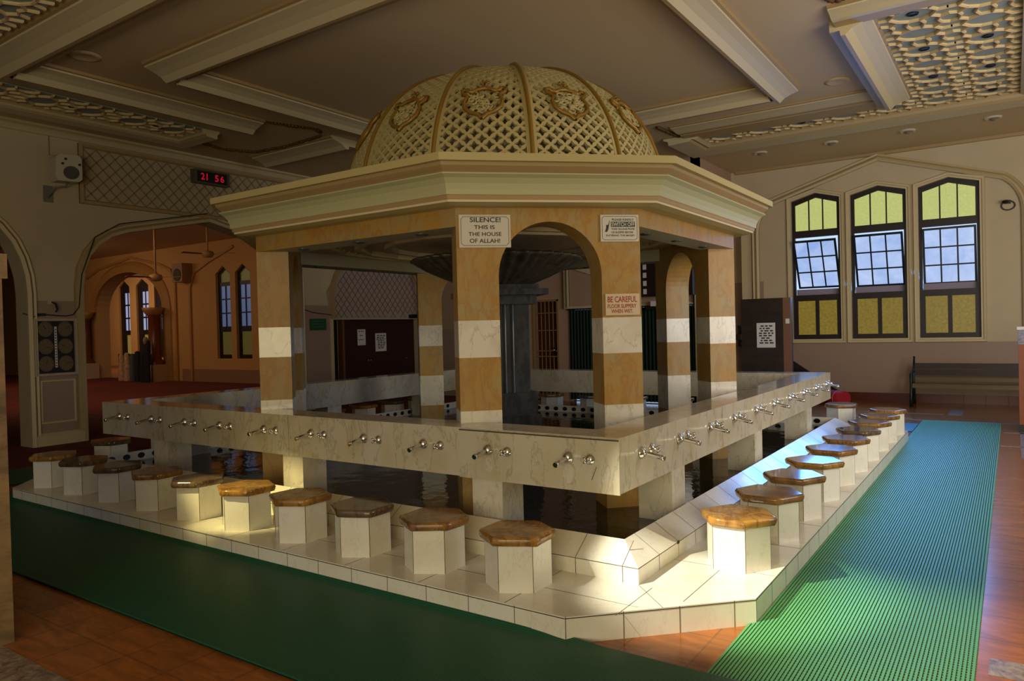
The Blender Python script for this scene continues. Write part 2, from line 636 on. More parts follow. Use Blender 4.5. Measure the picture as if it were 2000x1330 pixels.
b.box((XL - .01, .94, 2.18), (XL + .005, 1.7, 2.19), MOULD2)
struct(b.build('wall_left'))
b = B()
for pth in (ARCH[1:] + ARCH[:1], ARCHL[1:] + ARCHL[:1]):
    b.sweep(pth, [(0, .0), (0, -.05), (-.05, -.07), (-.09, -.03), (-.12, -.045), (-.13, 0)], MOULD, t=tl,
            mats=[MOULD, MOULD, MOULD2, MOULD, MOULD2])
struct(b.build('trim_2'))
b = B()
b.sweep([(.93, 0), (1.71, 0)], [(0, 0), (0, -.06), (.16, -.06), (.2, -.02), (.2, 0)], MOULD, t=tl)
b.sweep([(YF, 0), (-2.2, 0)], [(0, 0), (0, -.06), (.16, -.06), (.2, -.02), (.2, 0)], MOULD, t=tl)
b.sweep([(5.97, 0), (6.85, 0)], [(0, 0), (0, -.06), (.16, -.06), (.2, -.02), (.2, 0)], MOULD, t=tl)
struct(b.build('baseboard_left'))
# raised panel moulding below the notice board
b = B()
b.sweep([(1.06, .33), (1.58, .33), (1.58, 1.0), (1.06, 1.0)], [(0, 0), (.01, -.02), (.03, -.02), (.04, 0)], MOULD, True, tl)
struct(b.build('trim_3'))
# shallow cornice along left wall and back wall
b = B()
b.sweep([(XL, YF), (XL, 9.8)], [(0, ZC - .13), (-.03, ZC - .12), (-.09, ZC - .05), (-.14, ZC - .03), (-.14, ZC)], MOULD)
b.sweep([(-2.9, YW), (XR, YW)], [(0, ZC - .06), (-.03, ZC - .05), (-.05, ZC)], MOULD2)
struct(b.build('trim_4'))
# lattice relief panel on the left wall
b = B()
PA, PB, PZ0, PZ1 = 1.72, 6.6, 3.72, 4.66
b.box((XL, PA, PZ0), (XL + .02, PB, PZ1), mat('panel_back', (180, 162, 130), .7))
b.sweep([(PA, PZ0), (PB, PZ0), (PB, PZ1), (PA, PZ1)], [(0, 0), (0, -.05), (.05, -.06), (.07, -.02), (.075, 0)], MOULD2, True, tl)
def diag_lines(b, a0, a1, z0, z1, pa, pz, w, h0, h1, M, t, inside=None):
    n = int((a1 - a0) / pa + (z1 - z0) / pz) + 3
    sl = pz / pa
    for sgn in (1, -1):
        for k in range(-n, n + 1):
            # z = zc + sgn*sl*(a - a0 - k*pa)
            pts = []
            st = pa / 2
            na = int((a1 - a0) / st) + 1
            for i in range(na + 1):
                a = a0 + min(i * st, a1 - a0)
                z = z0 + sgn * sl * (a - a0 - k * pa)
                if z0 <= z <= z1 and (inside is None or inside(a, z)):
                    pts.append((a, z))
                elif len(pts) > 1:
                    break
                else:
                    pts = []
            if len(pts) > 1:
                (aa, za), (ab, zb) = pts[0], pts[-1]
                d = Vector((ab - aa, zb - za)).normalized()
                nx, nz = -d.y * w / 2, d.x * w / 2
                b.prism([(aa + nx, za + nz), (aa - nx, za - nz), (ab - nx, zb - nz), (ab + nx, zb + nz)], h0, h1, M, t)
diag_lines(b, PA + .07, PB - .07, PZ0 + .07, PZ1 - .07, .2, .2, .018, -.021, -.03, mat('panel_lines', (148, 128, 94), .7), tl)
tag(b.build('lattice_wall_panel'), 'long framed wall panel with diamond lattice relief high on the left wall', 'wall panel')

# right side and front closing walls (outside the frame)
b = B()
b.plate([(YF, 0), (YW + .3, 0), (YW + .3, ZC), (YF, ZC)], [[(1.2, 1.0), (6.6, 1.0), (6.6, 4.1), (1.2, 4.1)]], 0, .3, WALLC, lambda a, z, h: (XR + h, a, z))
struct(b.build('wall_right'))
b = B()
b.plate([(-45, 0), (XR, 0), (XR, ZC), (-45, ZC)], [[(-3.2, .4), (4.2, .4), (4.2, 4.2), (-3.2, 4.2)]], 0, .3, WALLC, lambda a, z, h: (a, YF - h, z))
struct(b.build('wall_front'))

# ------------------------------------------------------------------ ceiling mouldings, lattice, downlights
def crown(b, p0, p1, wid=.36, dep=.13, flip=False):
    """straight coved moulding hanging under the ceiling; p0->p1 is the edge, it grows to the left"""
    w = wid
    prof = [(0, 0), (0, -.03), (.03, -.035), (.035, -.05), (.06, -.055), (.12, -.07), (.2, -.1), (.26, -dep), (.30, -dep), (.31, -.10), (w, -.1), (w, 0)]
    prof = [(o * w / .36, ZC + h * dep / .13 + .0) for o, h in prof]
    if flip:
        prof = [(w - o, h) for o, h in prof]
    b.sweep([p0, p1], prof, MOULD, mats=[MOULD2, MOULD2, MOULD, MOULD, MOULD, MOULD, MOULD, MOULD2, MOULD2, MOULD2, MOULD2])
CR = [((-.41, -1.9), (-.41, 6.72), .38), ((-7.2, 6.2), (-.78, 6.2), .46), ((-6.35, .72), (1.2, .72), .42),
      ((-6.02, 1.14), (-6.02, 6.2), .36), ((-7.2, -.14), (-7.2, 3.1), .42), ((-7.7, -.55), (2.2, -.55), .42),
      ((.80, 4.62), (.80, 8.15), .4), ((.42, 4.15), (3.4, 4.15), .42), ((-2.6, 7.45), (.42, 7.45), .58)]
TN = 10
for i, (p0, p1, wd_) in enumerate(CR):
    b = B()
    crown(b, p0, p1, wd_, .08 if i == 8 else (.10 if i == 7 else .15))
    struct(b.build('trim_%d' % TN))
    TN += 1

def lattice(b, x0, x1, y0, y1, sx=.635, sy=.61):
    """interlaced hexagon and star strapwork below a grey-blue board"""
    Zb = ZC - .025
    BG = mat('lattice_ground', (142, 152, 150), .7)
    ST = mat('lattice_strap', (206, 184, 128), .55)
    ST2 = mat('lattice_strap_edge', (206, 176, 140), .55)
    b.box((x0, y0, ZC - .01), (x1, y1, Zb), BG)
    def bar(p, q, w=.03, z0=Zb, z1=Zb - .022, M=ST):
        p = (min(max(p[0], x0), x1), min(max(p[1], y0), y1))
        q = (min(max(q[0], x0), x1), min(max(q[1], y0), y1))
        d = Vector(q) - Vector(p)
        if d.length < .01:
            return
        d.normalize()
        n = Vector((-d.y, d.x)) * w / 2
        e = d * w * .3
        pts = [(p[0] + n.x - e.x, p[1] + n.y - e.y), (p[0] - n.x - e.x, p[1] - n.y - e.y), (q[0] - n.x + e.x, q[1] - n.y + e.y), (q[0] + n.x + e.x, q[1] + n.y + e.y)]
        b.prism(pts, z1, z0, M)
        n *= .4
        pts = [(p[0] + n.x, p[1] + n.y), (p[0] - n.x, p[1] - n.y), (q[0] - n.x, q[1] - n.y), (q[0] + n.x, q[1] + n.y)]
        b.prism(pts, z1 - .007, z1, ST2)
    ny = int(round((y1 - y0) / sy))
    nx = int(round((x1 - x0) / sx))
    sx = (x1 - x0) / nx
    sy = (y1 - y0) / ny
    for i in range(nx):
        for j in range(ny):
            X = lambda u, v: (x0 + (i + u) * sx, y0 + (j + v) * sy)
            H = [(.14, .5), (.26, .30), (.42, .2), (.58, .2), (.74, .30), (.86, .5), (.74, .70), (.58, .8), (.42, .8), (.26, .70)]
            for k in range(10):
                bar(X(*H[k]), X(*H[(k + 1) % 10]))
            for (p, q) in [((.42, .2), (.36, 0)), ((.58, .2), (.64, 0)), ((.42, .8), (.36, 1)), ((.58, .8), (.64, 1)),
                           ((.14, .5), (0, .5)), ((.86, .5), (1, .5)),
                           ((.26, .30), (.12, .16)), ((.12, .16), (0, .22)), ((.12, .16), (.17, 0)),
                           ((.74, .30), (.88, .16)), ((.88, .16), (1, .22)), ((.88, .16), (.83, 0)),
                           ((.26, .70), (.12, .84)), ((.12, .84), (0, .78)), ((.12, .84), (.17, 1)),
                           ((.74, .70), (.88, .84)), ((.88, .84), (1, .78)), ((.88, .84), (.83, 1))]:
                bar(X(*p), X(*q), .026)
def lattice_thing(label, rects, frame, wd):
    root = thing('lattice_ceiling_panel', label, 'ceiling panel', (rects[0][0], rects[0][2], ZC))
    b = B()
    for r in rects:
        lattice(b, *r)
    b.build('strapwork', root)
    b = B()
    b.sweep(frame, [(0, ZC - .01), (0, ZC - .075), (-.12 * wd, ZC - .10), (-.2 * wd, ZC - .085), (-.25 * wd, ZC - .12), (-.85 * wd, ZC - .135), (-.87 * wd, ZC - .07), (-wd, ZC - .04), (-wd, ZC - .01)], MOULD, False,
            mats=[MOULD2, MOULD, MOULD2, MOULD2, MOULD, MOULD2, MOULD, MOULD2])
    b.build('moulded_frame', root)
    return root
lattice_thing('cream strapwork ceiling panel on grey ground, at upper right above the windows', [(.80, 2.07, 4.57, 8.23), (-2.37, 2.07, 8.23, 8.84)],
              [(2.07, 4.3), (2.07, 8.84), (-2.37, 8.84), (-2.37, 8.15)], .62)
lattice_thing('long strapwork ceiling panel beside the left wall', [(-8.9, -8.26, -.3, 2.75)], [(-8.26, 2.75), (-8.9, 2.75), (-8.9, -2)], .3)
lattice_thing('strapwork ceiling panel in the upper left corner, nearest the camera', [(-9.1, -3.3, -1.85, -.62)], [(-9.1, -1.85), (-3.3, -1.85)], .3)
# spot holes of the strapwork
for i, (x, y) in enumerate([(1.12, 4.87), (1.12, 6.1), (1.12, 7.32), (1.75, 6.1), (1.75, 7.32), (1.75, 8.53), (.48, 8.53), (-.8, 8.53), (-8.58, 1.0), (-8.58, 2.2), (-5.94, -1.2)]):
    b = B()
    b.lathe([(.0, -.004), (.045, -.004), (.055, -.012), (.06, 0)], BLACK, 16, lambda px, py, pz, x=x, y=y: (x + px, y + py, ZC - .026 + pz))
    o = b.build('recessed_spotlight', None, (x, y, ZC - .03))
    tag(o, 'small dark recessed spotlight set in a cell of the strapwork ceiling', 'ceiling light', 'unlit recessed spotlights in the strapwork panels')
pos = [(-6.66, .24, 'round flush vent disc on the ceiling at upper left'), (.05, 6.8, 'round flush disc on the ceiling near the upper right moulding')]
for x, y, lb in pos:
    b = B()
    b.lathe([(.0, -.012), (.1, -.012), (.12, -.02), (.16, -.012), (.17, 0)], PLAST, 24, lambda px, py, pz, x=x, y=y: (x + px, y + py, ZC + pz))
    tag(b.build('ceiling_disc', None, (x, y, ZC)), lb, 'ceiling vent')
for i, (x, y) in enumerate([(-1.95, 10.35), (-.72, 10.4), (.5, 10.4), (1.72, 10.4)]):
    root = thing('ceiling_downlight', 'round white ceiling downlight, %s from the left in the row over the windows' % ['first', 'second', 'third', 'fourth'][i], 'ceiling light', (x, y, ZC), 'downlights in a row over the windows')
    b = B()
    b.lathe([(.0, -.005), (.07, -.005), (.075, -.03), (.12, -.02), (.13, 0)], mat('downlight_rim', (206, 196, 176), .4), 24, lambda px, py, pz: (x + px, y + py, ZC + pz))
    b.build('rim', root)
    b = B()
    b.lathe([(.0, -.05), (.03, -.05), (.05, -.01), (.05, 0)], mat('lamp_glass', (120, 110, 96), .3), 16, lambda px, py, pz: (x + px, y + py, ZC - .006 + pz))
    b.build('lamp', root)
# gilt carved edging on the ceiling
def gilt(pts, label):
    b = B()
    P = [Vector(p) for p in pts]
    for a, c in zip(P[:-1], P[1:]):
        n = max(3, int((c - a).length / .05))
        for k in range(n):
            q = a + (c - a) * (k / n)
            r = .03 + .018 * rnd.random()
            b.lathe([(0, -r), (r * .7, -r * .7), (r, 0), (r * .7, 0)], GOLDD, 7, lambda px, py, pz, q=q: (q.x + px, q.y + py, ZC + pz))
    return tag(b.build('gilt_ceiling_border', None, (pts[0][0], pts[0][1], ZC)), label, 'ornament')
GOLDD = mat('dull_gilt', (96, 70, 28), .5, .2)
gilt([(-7.25, 3.2), (-7.0, 3.9), (-7.1, 4.1)], 'carved dull gold border strip on the ceiling left of the dome')
gilt([(-9.0, 3.1), (-9.15, 3.7), (-8.9, 4.2), (-8.2, 4.3), (-7.2, 4.2)], 'carved dull gold edging curving along the ceiling above the digital clock')
gilt([(-2.75, 7.35), (-2.7, 8.3), (-2.9, 9.0)], 'carved dull gold strip on the ceiling right of the dome')
gilt([(.35, 3.6), (.5, 4.05), (.75, 4.05), (1.1, 3.95)], 'carved gold ornament at the top edge by the upper right moulding')
b = B()
crown(b, (-9.2, 4.3), (-7.1, 4.3), .46, .15)
struct(b.build('trim_%d' % TN))

# ------------------------------------------------------------------ pool: plinth, curb, water
LA, LB = 6.055, 6.197
ZT, ZBm, ZP = .9245, .5876, .1396
Q, CH = .8086, .738
XM, YM = -6.98, 7.55
def ring_poly(q, c, xm, ym):
    return [(q - c, -q), (q, -q + c), (q, ym - c), (q - c, ym), (xm + c, ym), (xm, ym - c), (xm, -q + c), (xm + c, -q)]
po = ring_poly(Q, CH, XM, YM)
CO, ZCO, CI, ZCI = .197, .234, .04, .3365
def rect(o, x0=-LA, y1=LB):
    return [(o, -o), (o, y1 + o), (x0 - o, y1 + o), (x0 - o, -o)]
b = B()
b.plate(po, [rect(CO - .01)], 0, ZP, TILE)
# tile joints on the riser and the top
def joint(b, p, q, w=.0035):
    p = Vector(p)
    q = Vector(q)
    d = (q - p).normalized()
    up = Vector((0, 0, 1))
    n = d.cross(up)
    if n.length < .1:
        return
    n = n.normalized() * w / 2
    zz = Vector((0, 0, .0008))
    b.add([p + n + zz, p - n + zz, q - n + zz, q + n + zz], [(0, 1, 2, 3)], GROUT)
def vjoint(b, p, n, z0, z1, w=.004):
    d = Vector((-n[1], n[0])) * w / 2
    e = Vector(n) * .001
    x, y = p
    b.add([(x + d.x + e.x, y + d.y + e.y, z0), (x - d.x + e.x, y - d.y + e.y, z0), (x - d.x + e.x, y - d.y + e.y, z1), (x + d.x + e.x, y + d.y + e.y, z1)], [(0, 1, 2, 3)], GROUT)
edges = [((po[7]), (po[0])), (po[0], po[1]), (po[1], po[2]), (po[5], po[6]), (po[6], po[7])]
for (p, q) in edges:
    p = Vector(p)
    q = Vector(q)
    d = (q - p)
    L_ = d.length
    d.normalize()
    n = (d.y, -d.x)
    k = .0
    step = .305
    start = L_ % step if p == Vector(po[7]) else .31
    x = start
    while x < L_ - .02:
        vjoint(b, (p + d * x), n, 0.0, ZP)
        x += step
    vjoint(b, p + d * .004, n, 0, ZP, .004)
    # dark edge line under the tile nosing
    e = Vector(n) * .0012
    b.add([(p.x + e.x, p.y + e.y, ZP - .006), (q.x + e.x, q.y + e.y, ZP - .006), (q.x + e.x, q.y + e.y, ZP - .011), (p.x + e.x, p.y + e.y, ZP - .011)], [(0, 1, 2, 3)], GROUT)
x = -.3
k = 0
while x > XM + .75:
    joint(b, (x, -Q + .002, ZP), (x, -CO, ZP))
    x -= .61
joint(b, (XM + .75, -.5, ZP), (.33, -.5, ZP))
joint(b, (.28, -.66, ZP), (.28, -.2, ZP))
y = .33
while y < YM - .8:
    joint(b, (CO, y, ZP), (Q - .002, y, ZP))
    y += .61
joint(b, (.5, -.31, ZP), (.5, YM - 1, ZP))
joint(b, (CO, -CO, ZP), (.44, -.44, ZP))
tag(b.build('pool_plinth', None, (0, 0, 0)), 'low white marble tiled step running round the ablution pool', 'step')
b = B()
pr_out = [(CO, -CO), (CO, LB + CO), (-LA - CO, LB + CO), (-LA - CO, -CO)]
DOT = mat('black_tile_dot', (16, 18, 18), .3)
b.sweep(pr_out, [(0, ZP), (0, ZCO), (CO - CI, ZCI), (CO - CI, .1)], TILE, True)
for s0 in range(200):
    pass
# joints of the curb
x = .1
while x > -LA:
    vjoint(b, (x, -CO), (0, -1), ZP, ZCO)
    b.add([(x - .002, -CO, ZCO + .001), (x + .002, -CO, ZCO + .001), (x + .002, -CI, ZCI + .001), (x - .002, -CI, ZCI + .001)], [(0, 1, 2, 3)], GROUT)
    x -= .305
y = .1
while y < LB:
    vjoint(b, (CO, y), (1, 0), ZP, ZCO)
    b.add([(CO, y - .002, ZCO + .001), (CO, y + .002, ZCO + .001), (CI, y + .002, ZCI + .001), (CI, y - .002, ZCI + .001)], [(0, 1, 2, 3)], GROUT)
    y += .305
for pth in ([(-LA, -CO), (CO, -CO)],):
    b.add([(-LA, -CO - .001, ZCO - .002), (CO, -CO - .001, ZCO - .002), (CO, -CO - .001, ZCO - .006), (-LA, -CO - .001, ZCO - .006)], [(0, 1, 2, 3)], GROUT)
    b.add([(CO + .001, -CO, ZCO - .002), (CO + .001, LB, ZCO - .002), (CO + .001, LB, ZCO - .006), (CO + .001, -CO, ZCO - .006)], [(0, 1, 2, 3)], GROUT)
# black dots on the inner tile band of the far sides
for k in range(36):
    xx = -LA + .1 + k * .165
    b.prism([(xx + .042 * math.cos(a), .325 + .032 * math.sin(a)) for a in [2 * PI * i / 10 for i in range(10)]], 0, -.003, DOT, lambda a, z, h: (a, LB + CI + h - .0005, z - .04))
    yy = .1 + k * .165
    b.prism([(yy + .042 * math.cos(a), .325 + .032 * math.sin(a)) for a in [2 * PI * i / 10 for i in range(10)]], 0, .003, DOT, lambda a, z, h: (-LA - CI + h + .0005, a, z - .04))
# rust blot at the near corner joint
b.box((.198, .385, .222), (.203, .41, .24), BLACK)
tag(b.build('pool_curb', None, (0, 0, ZP)), 'sloping white tiled curb edging the pool, dotted black on its inner face', 'curb')
b = B()
b.add([(CI, -CI, .235), (CI, LB + CI, .235), (-LA - CI, LB + CI, .235), (-LA - CI, -CI, .235)], [(0, 1, 2, 3)], WATER)
tag(b.build('pool_water', None, (-3, 3, .235), False), 'dark green rippled water filling the square pool', 'water')

# ------------------------------------------------------------------ raised trough with taps
WB = .292
root = thing('tap_trough', 'long square ring of veined marble carrying the taps, standing in the pool', 'trough', (-3.03, 3.1, .1))
b = B()
b.plate([(0, 0), (0, LB), (-LA, LB), (-LA, 0)], [[(-WB, WB), (-WB, LB - WB), (-LA + WB, LB - WB), (-LA + WB, WB)]], ZBm, ZT, TROUGH)
for x in (-3.02, -4.9):
    vjoint(b, (x, 0), (0, -1), ZBm, ZT, .003)
for y in (1.9, 3.9, 5.2):
    vjoint(b, (0, y), (1, 0), ZBm, ZT, .003)
b.build('tap_ledge', root)
b = B()
b.box((-1.209, 0, ZBm - .004), (.004, -.012, ZT - .012), TROUGH)
b.box((-1.209, .02, ZT), (.006, -.02, ZT + .004), TROUGH)
b.box((-1.205, -.0125, ZT - .018), (.003, -.013, ZT - .010), GROUT)
SCALE = marble('limescale', (206, 198, 178), (170, 160, 136), (190, 180, 156), 9, .3, .02, .6)
for cx_, ry_ in ((-.345, .062), (-.96, .05)):
    b.prism([(cx_ + .036 * math.cos(a), .685 + ry_ * math.sin(a)) for a in [i * 2 * PI / 20 for i in range(20)]], -.0121, -.0127, SCALE, lambda a, z, h: (a, h, z))
b.prism([(-.185, .66), (-.18, .66), (-.145, .745), (-.149, .745)], -.0121, -.0127, GROUT, lambda a, z, h: (a, h, z))
b.build('corner_cladding', root)
for (x, y, dx, dy) in ([(x, .015, .25, .25) for x in (-1.12, -3.12, -5.1)] + [(-.25, y, .25, .24) for y in (.81, 2.79, 4.86)] +
                       [(x, LB - .265, .25, .25) for x in (-1.3, -3.1, -5.1)] + [(-LA + .015, y, .25, .25) for y in (.85, 2.9, 4.9)]):
    b = B()
    b.box((x, y, .1), (x + dx, y + dy, ZBm), WHITE)
    b.build('leg', root)

# taps: prototype faces -y
def make_tap():
    r = thing('wall_tap', 'tap', 'tap', (0, 0, 0))
    t = lambda x, y, z: (x, -z, y)
    b = B()
    b.lathe([(.0, .03), (.02, .03), (.026, .022), (.038, .01), (.04, 0), (0, 0)], CHROME, 20, t)
    b.build('flange', r)
    b = B()
    b.tube([(0, -.012, 0), (0, -.05, -.004), (0, -.14, -.02), (0, -.155, -.0235)], [.0135, .0135, .0145, .0145], CHROME, 14)
    b.tube([(0, -.13, -.018), (0, -.158, -.024)], [.0165, .0165], CHROME, 14)
    b.build('spout', r)
    return r
def make_valve():
    r = thing('tap_valve', 'valve', 'valve', (0, 0, 0))
    t = lambda x, y, z: (x, -z, y)
    b = B()
    b.lathe([(.0, .024), (.016, .024), (.024, .016), (.034, .006), (.035, 0), (0, 0)], CHROME, 20, t)
    b.build('flange', r)
    b = B()
    b.lathe([(.0, .05), (.013, .05), (.014, .02), (.014, .0)], CHROME, 14, t)
    for a in (45, 135, 225, 315):
        ca, sa = math.cos(math.radians(a)), math.sin(math.radians(a))
        b.tube([(ca * .004, -.048, sa * .004), (ca * .026, -.052, sa * .026)], [.008, .006], CHROME, 8)
    b.build('handle', r)
    return r
tap0 = make_tap()
val0 = make_valve()
tx = [-.345, -.96, -1.54, -2.14, -2.74, -3.34, -3.97, -4.52, -5.1, -5.7]
ty = [.31, .95, 1.58, 2.18, 2.82, 3.42, 4.05, 4.68, 5.3, 5.9]
rr = random.Random(7)
jobs = []
for i in range(10):
    off = -.013 if i < 2 else 0
    jobs.append(((tx[i], off, .787), 0, 'left', i))
    jobs.append(((0, ty[i], .792), PI / 2, 'right', i))
for (loc, rz, side, i) in jobs:
    lb = 'chrome spout tap on the %s face of the trough, %s from its near corner' % (side, ORD[i])
    g = 'chrome taps on the %s face of the trough' % side
    (dup(tap0, loc, lb, g, rz) if not (side == 'left' and i == 0) else None)
    vloc = (loc[0] + .155, loc[1], loc[2] - .001) if side == 'left' else (loc[0], loc[1] + .16, loc[2] + .004)
    vlb = 'small chrome valve knob beside the spout, %s from the near corner on the %s face' % (ORD[i], side)
    vg = 'chrome valve knobs on the %s face of the trough' % side
    if side == 'left' and i == 0:
        tap0.location = loc
        tap0['label'] = lb
        tap0['group'] = g
        first = (vloc, vlb, vg)
    else:
        dup(val0, vloc, vlb, vg, rz)
val0.location, val0['label'], val0['group'] = first

# ------------------------------------------------------------------ stools
def make_stool(seed):
    SLAB = (SLABS[0], MATS['brown_stone'], SLABS[1])[seed - 1]
    r0 = random.Random(seed)
    r = thing('hexagonal_stool', 's', 'stool', (0, 0, 0))
    b = B()
    hx = [(.192 * math.cos(math.radians(a)), .192 * math.sin(math.radians(a))) for a in range(-90, 270, 60)]
    b.prism(hx, 0, .262, TILE)
    for (x, y) in hx:
        s_ = .9985
        vjoint(b, (x * s_, y * s_), (x / .192, y / .192), 0.002, .26, .0035)
    b.build('pedestal', r)
    b = B()
    R0 = .228
    ang = [a + r0.uniform(-4, 4) for a in range(-90, 270, 60)]
    rad = [R0 * r0.uniform(.96, 1.04) for _ in ang]
    def ringp(k, z, jag=0):
        pts = []
        for i in range(6):
            a0, a1 = ang[i], ang[(i + 1) % 6] + (360 if i == 5 else 0)
            p0 = Vector((rad[i] * math.cos(math.radians(a0)), rad[i] * math.sin(math.radians(a0))))
            p1 = Vector((rad[(i + 1) % 6] * math.cos(math.radians(a1)), rad[(i + 1) % 6] * math.sin(math.radians(a1))))
            for u in (0.04, .27, .5, .73, .96):
                q = p0.lerp(p1, u) * k
                j = 1 + r0.uniform(-jag, jag)
                pts.append((q.x * j, q.y * j, z + r0.uniform(-jag, jag) * .12))
        return pts
    rings = [ringp(.90, .2615), ringp(.96, .264, .006), ringp(.99, .277, .008), ringp(1.0, .296, .006), ringp(.975, .309, .004), ringp(.93, .3125)]
    n = 30
    vs = [p for rg in rings for p in rg]
    fs = [(i * n + k, i * n + (k + 1) % n, (i + 1) * n + (k + 1) % n, (i + 1) * n + k) for i in range(5) for k in range(n)]
    b.add(vs, fs, SLAB, True)
    b.add(rings[-1], [tuple(range(n))], SLAB)
    b.add(rings[0], [tuple(range(n - 1, -1, -1))], SLAB)
    b.build('seat_slab', r)
    return r
protos = [make_stool(s) for s in (1, 2, 3)]
used = set()
SL = [(-.403 - .625 * k, -.51) for k in range(10)]
SR = [(.56 + .006 * k, .446 + .668 * k) for k in range(10)]
SB = [(-6.15 - .35, .31 + .66 * k) for k in range(9)]
SK = [(-5.4 + .77 * k, 6.93) for k in range(8)]
n = 0
for lst, rz0, lab, grp in ((SL, 0, 'white hexagonal stool with brown stone seat, %s from the near corner, left row', 'stools on the left side of the pool'),
                           (SR, PI / 6 - PI / 3 + PI / 6 + PI / 2, 'white hexagonal stool with brown stone seat, %s from the near corner, right row', 'stools on the right side of the pool'),
                           (SB, 0, 'white hexagonal stool before the left arch wall, %s along the pool side', 'stools on the far left side of the pool'),
                           (SK, 0, 'dim white stool behind the pavilion, %s from the left along the back', 'stools on the back side of the pool')):
    for k, (x, y) in enumerate(lst):
        pi_ = rnd.randrange(3) if n > 2 else n
        rz = rz0 + math.radians(rnd.uniform(-3, 3))
        lb = lab % (ORD[k] if not (k == len(lst) - 1) else 'farthest')
        if pi_ not in used:
            used.add(pi_)
            s = protos[pi_]
            s.location = (x, y, ZP)
            s.rotation_euler = (0, 0, rz)
            s['label'] = lb
            s['group'] = grp
        else:
            dup(protos[pi_], (x, y, ZP), lb, grp, rz + (PI / 3) * rnd.randrange(3))
        n += 1

# ------------------------------------------------------------------ pavilion
OX, OY = -2.4675, 2.2899
s2 = 2 ** .5
U = Vector((1 / s2, -1 / s2, 0))
V = Vector((1 / s2, 1 / s2, 0))
R_, HW, TK, PW = 2.3004, .6932, .2761, .3043
Z1, Z2, Z3, ZL, ZU = 1.0078, 1.3929, 1.661, 2.339, 2.4735
root = thing('fountain_pavilion', 'octagonal banded marble pavilion with arched panels under a latticed cream dome', 'pavilion', (OX, OY, 0))
axes = [(U, V), (V, -U), (-U, -V), (-V, U)]   # normal, along
def panel(nv, av):
    o = Vector((OX, OY, 0))
    t = lambda a, z, h: tuple(o + nv * (R_ - h) + av * a + Vector((0, 0, z)))
    rr_ = HW - PW
    zs = 1.975
    arch_ = arc(0, zs, rr_, 0, 180, 24, .40)
    b = B()
    bands = [(0.0, .62, YELLOW), (.62, Z1, WHITE), (Z1, Z2, YELLOW), (Z2, Z3, WHITE)]
    for s_ in (-1, 1):
        a0, a1 = sorted((s_ * HW, s_ * rr_))
        for z0, z1, M_ in bands:
            vs = [t(a0, z0, 0), t(a1, z0, 0), t(a1, z0, TK), t(a0, z0, TK), t(a0, z1, 0), t(a1, z1, 0), t(a1, z1, TK), t(a0, z1, TK)]
            b.add(vs, [(0, 3, 2, 1), (4, 5, 6, 7), (0, 1, 5, 4), (1, 2, 6, 5), (2, 3, 7, 6), (3, 0, 4, 7)], M_)
    outer = [(-HW, Z3), (-rr_, Z3)] + [p for p in arch_[::-1]] + [(rr_, Z3), (HW, Z3), (HW, ZU + .02), (-HW, ZU + .02)]
    b.plate(outer, [], 0, TK, YELLOW, t)
    return b.build('arched_panel', root)
for nv, av in axes:
    panel(nv, av)
# lintels between the panels
corn = []
for nv, av in axes:
    corn.append((nv, av))
for i in range(4):
    n0, a0 = axes[i]
    n1, a1 = axes[(i + 1) % 4]
    o = Vector((OX, OY, 0))
    p0 = o + n0 * R_ + a0 * HW
    p1 = o + n1 * R_ - a1 * HW
    inward = (o - (p0 + p1) / 2)
    inward.normalize()
    q0 = p0 + inward * TK * 1.05
    q1 = p1 + inward * TK * 1.05
    b = B()
    vs = [(p.x, p.y, z) for z in (ZL, ZU + .02) for p in (p0, p1, q1, q0)]
    b.add(vs, [(4, 5, 6, 7), (0, 1, 5, 4), (1, 2, 6, 5), (3, 0, 4, 7)], YELLOW)
    b.add(vs, [(0, 3, 2, 1), (2, 3, 7, 6)], mat('grey_cream_lining', (170, 168, 146), .6))
    lt = b.build('lintel', root)
    for u_ in (.2, .5, .8):
        b = B()
        c_ = (p0.lerp(p1, u_) + inward * TK * .55)
        b.lathe([(.0, -.01), (.035, -.012), (.05, -.005), (.05, 0)], mat('small_chrome_trim', (90, 98, 104), .3, .6), 14, lambda x, y, z, c_=c_: (c_.x + x, c_.y + y, ZL + z))
        b.build('spotlight_trim', lt)
def octo(rc, hc):
    o = Vector((OX, OY, 0))
    pts = []
    for nv, av in axes:
        for s_ in (-1, 1):
            p = o + nv * rc + av * hc * s_
            pts.append((p.x, p.y))
    return pts
# cornice: swept octagon, outside is to the right of travel when counter-clockwise
base = octo(R_, HW)
k_ = .72
prof = [(-.0, ZU), (-.10, ZU + .0), (-.172, ZU + .014), (-.172, ZU + .03), (-.187, ZU + .033), (-.187, ZU + .06), (-.2, ZU + .063), (-.205, ZU + .10), (-.22, ZU + .14), (-.25, ZU + .175), (-.285, ZU + .195),
        (-.285, ZU + .205), (-.262, ZU + .207), (-.275, ZU + .222), (-.308, ZU + .25), (-.312, ZU + .27), (-.312, ZU + .275), (-.35, ZU + .275), (-.35, ZU + .33), (-.30, ZU + .335), (.5, ZU + .335)]
prof = [(o, ZU + (z - ZU) * .955) for o, z in prof]
pm = [CREAM, CREAM, MOULD, MOULD, PEACH, MOULD, PALEG, PALEG, PALEG, PALEG, PALEG, PALEG, PEACH, PEACH, PEACH, PEACH, CREAM, CREAM, CREAM, CREAM]
b = B()
b.sweep(base, prof, CREAM, True, mats=pm)
b.build('cornice', root)
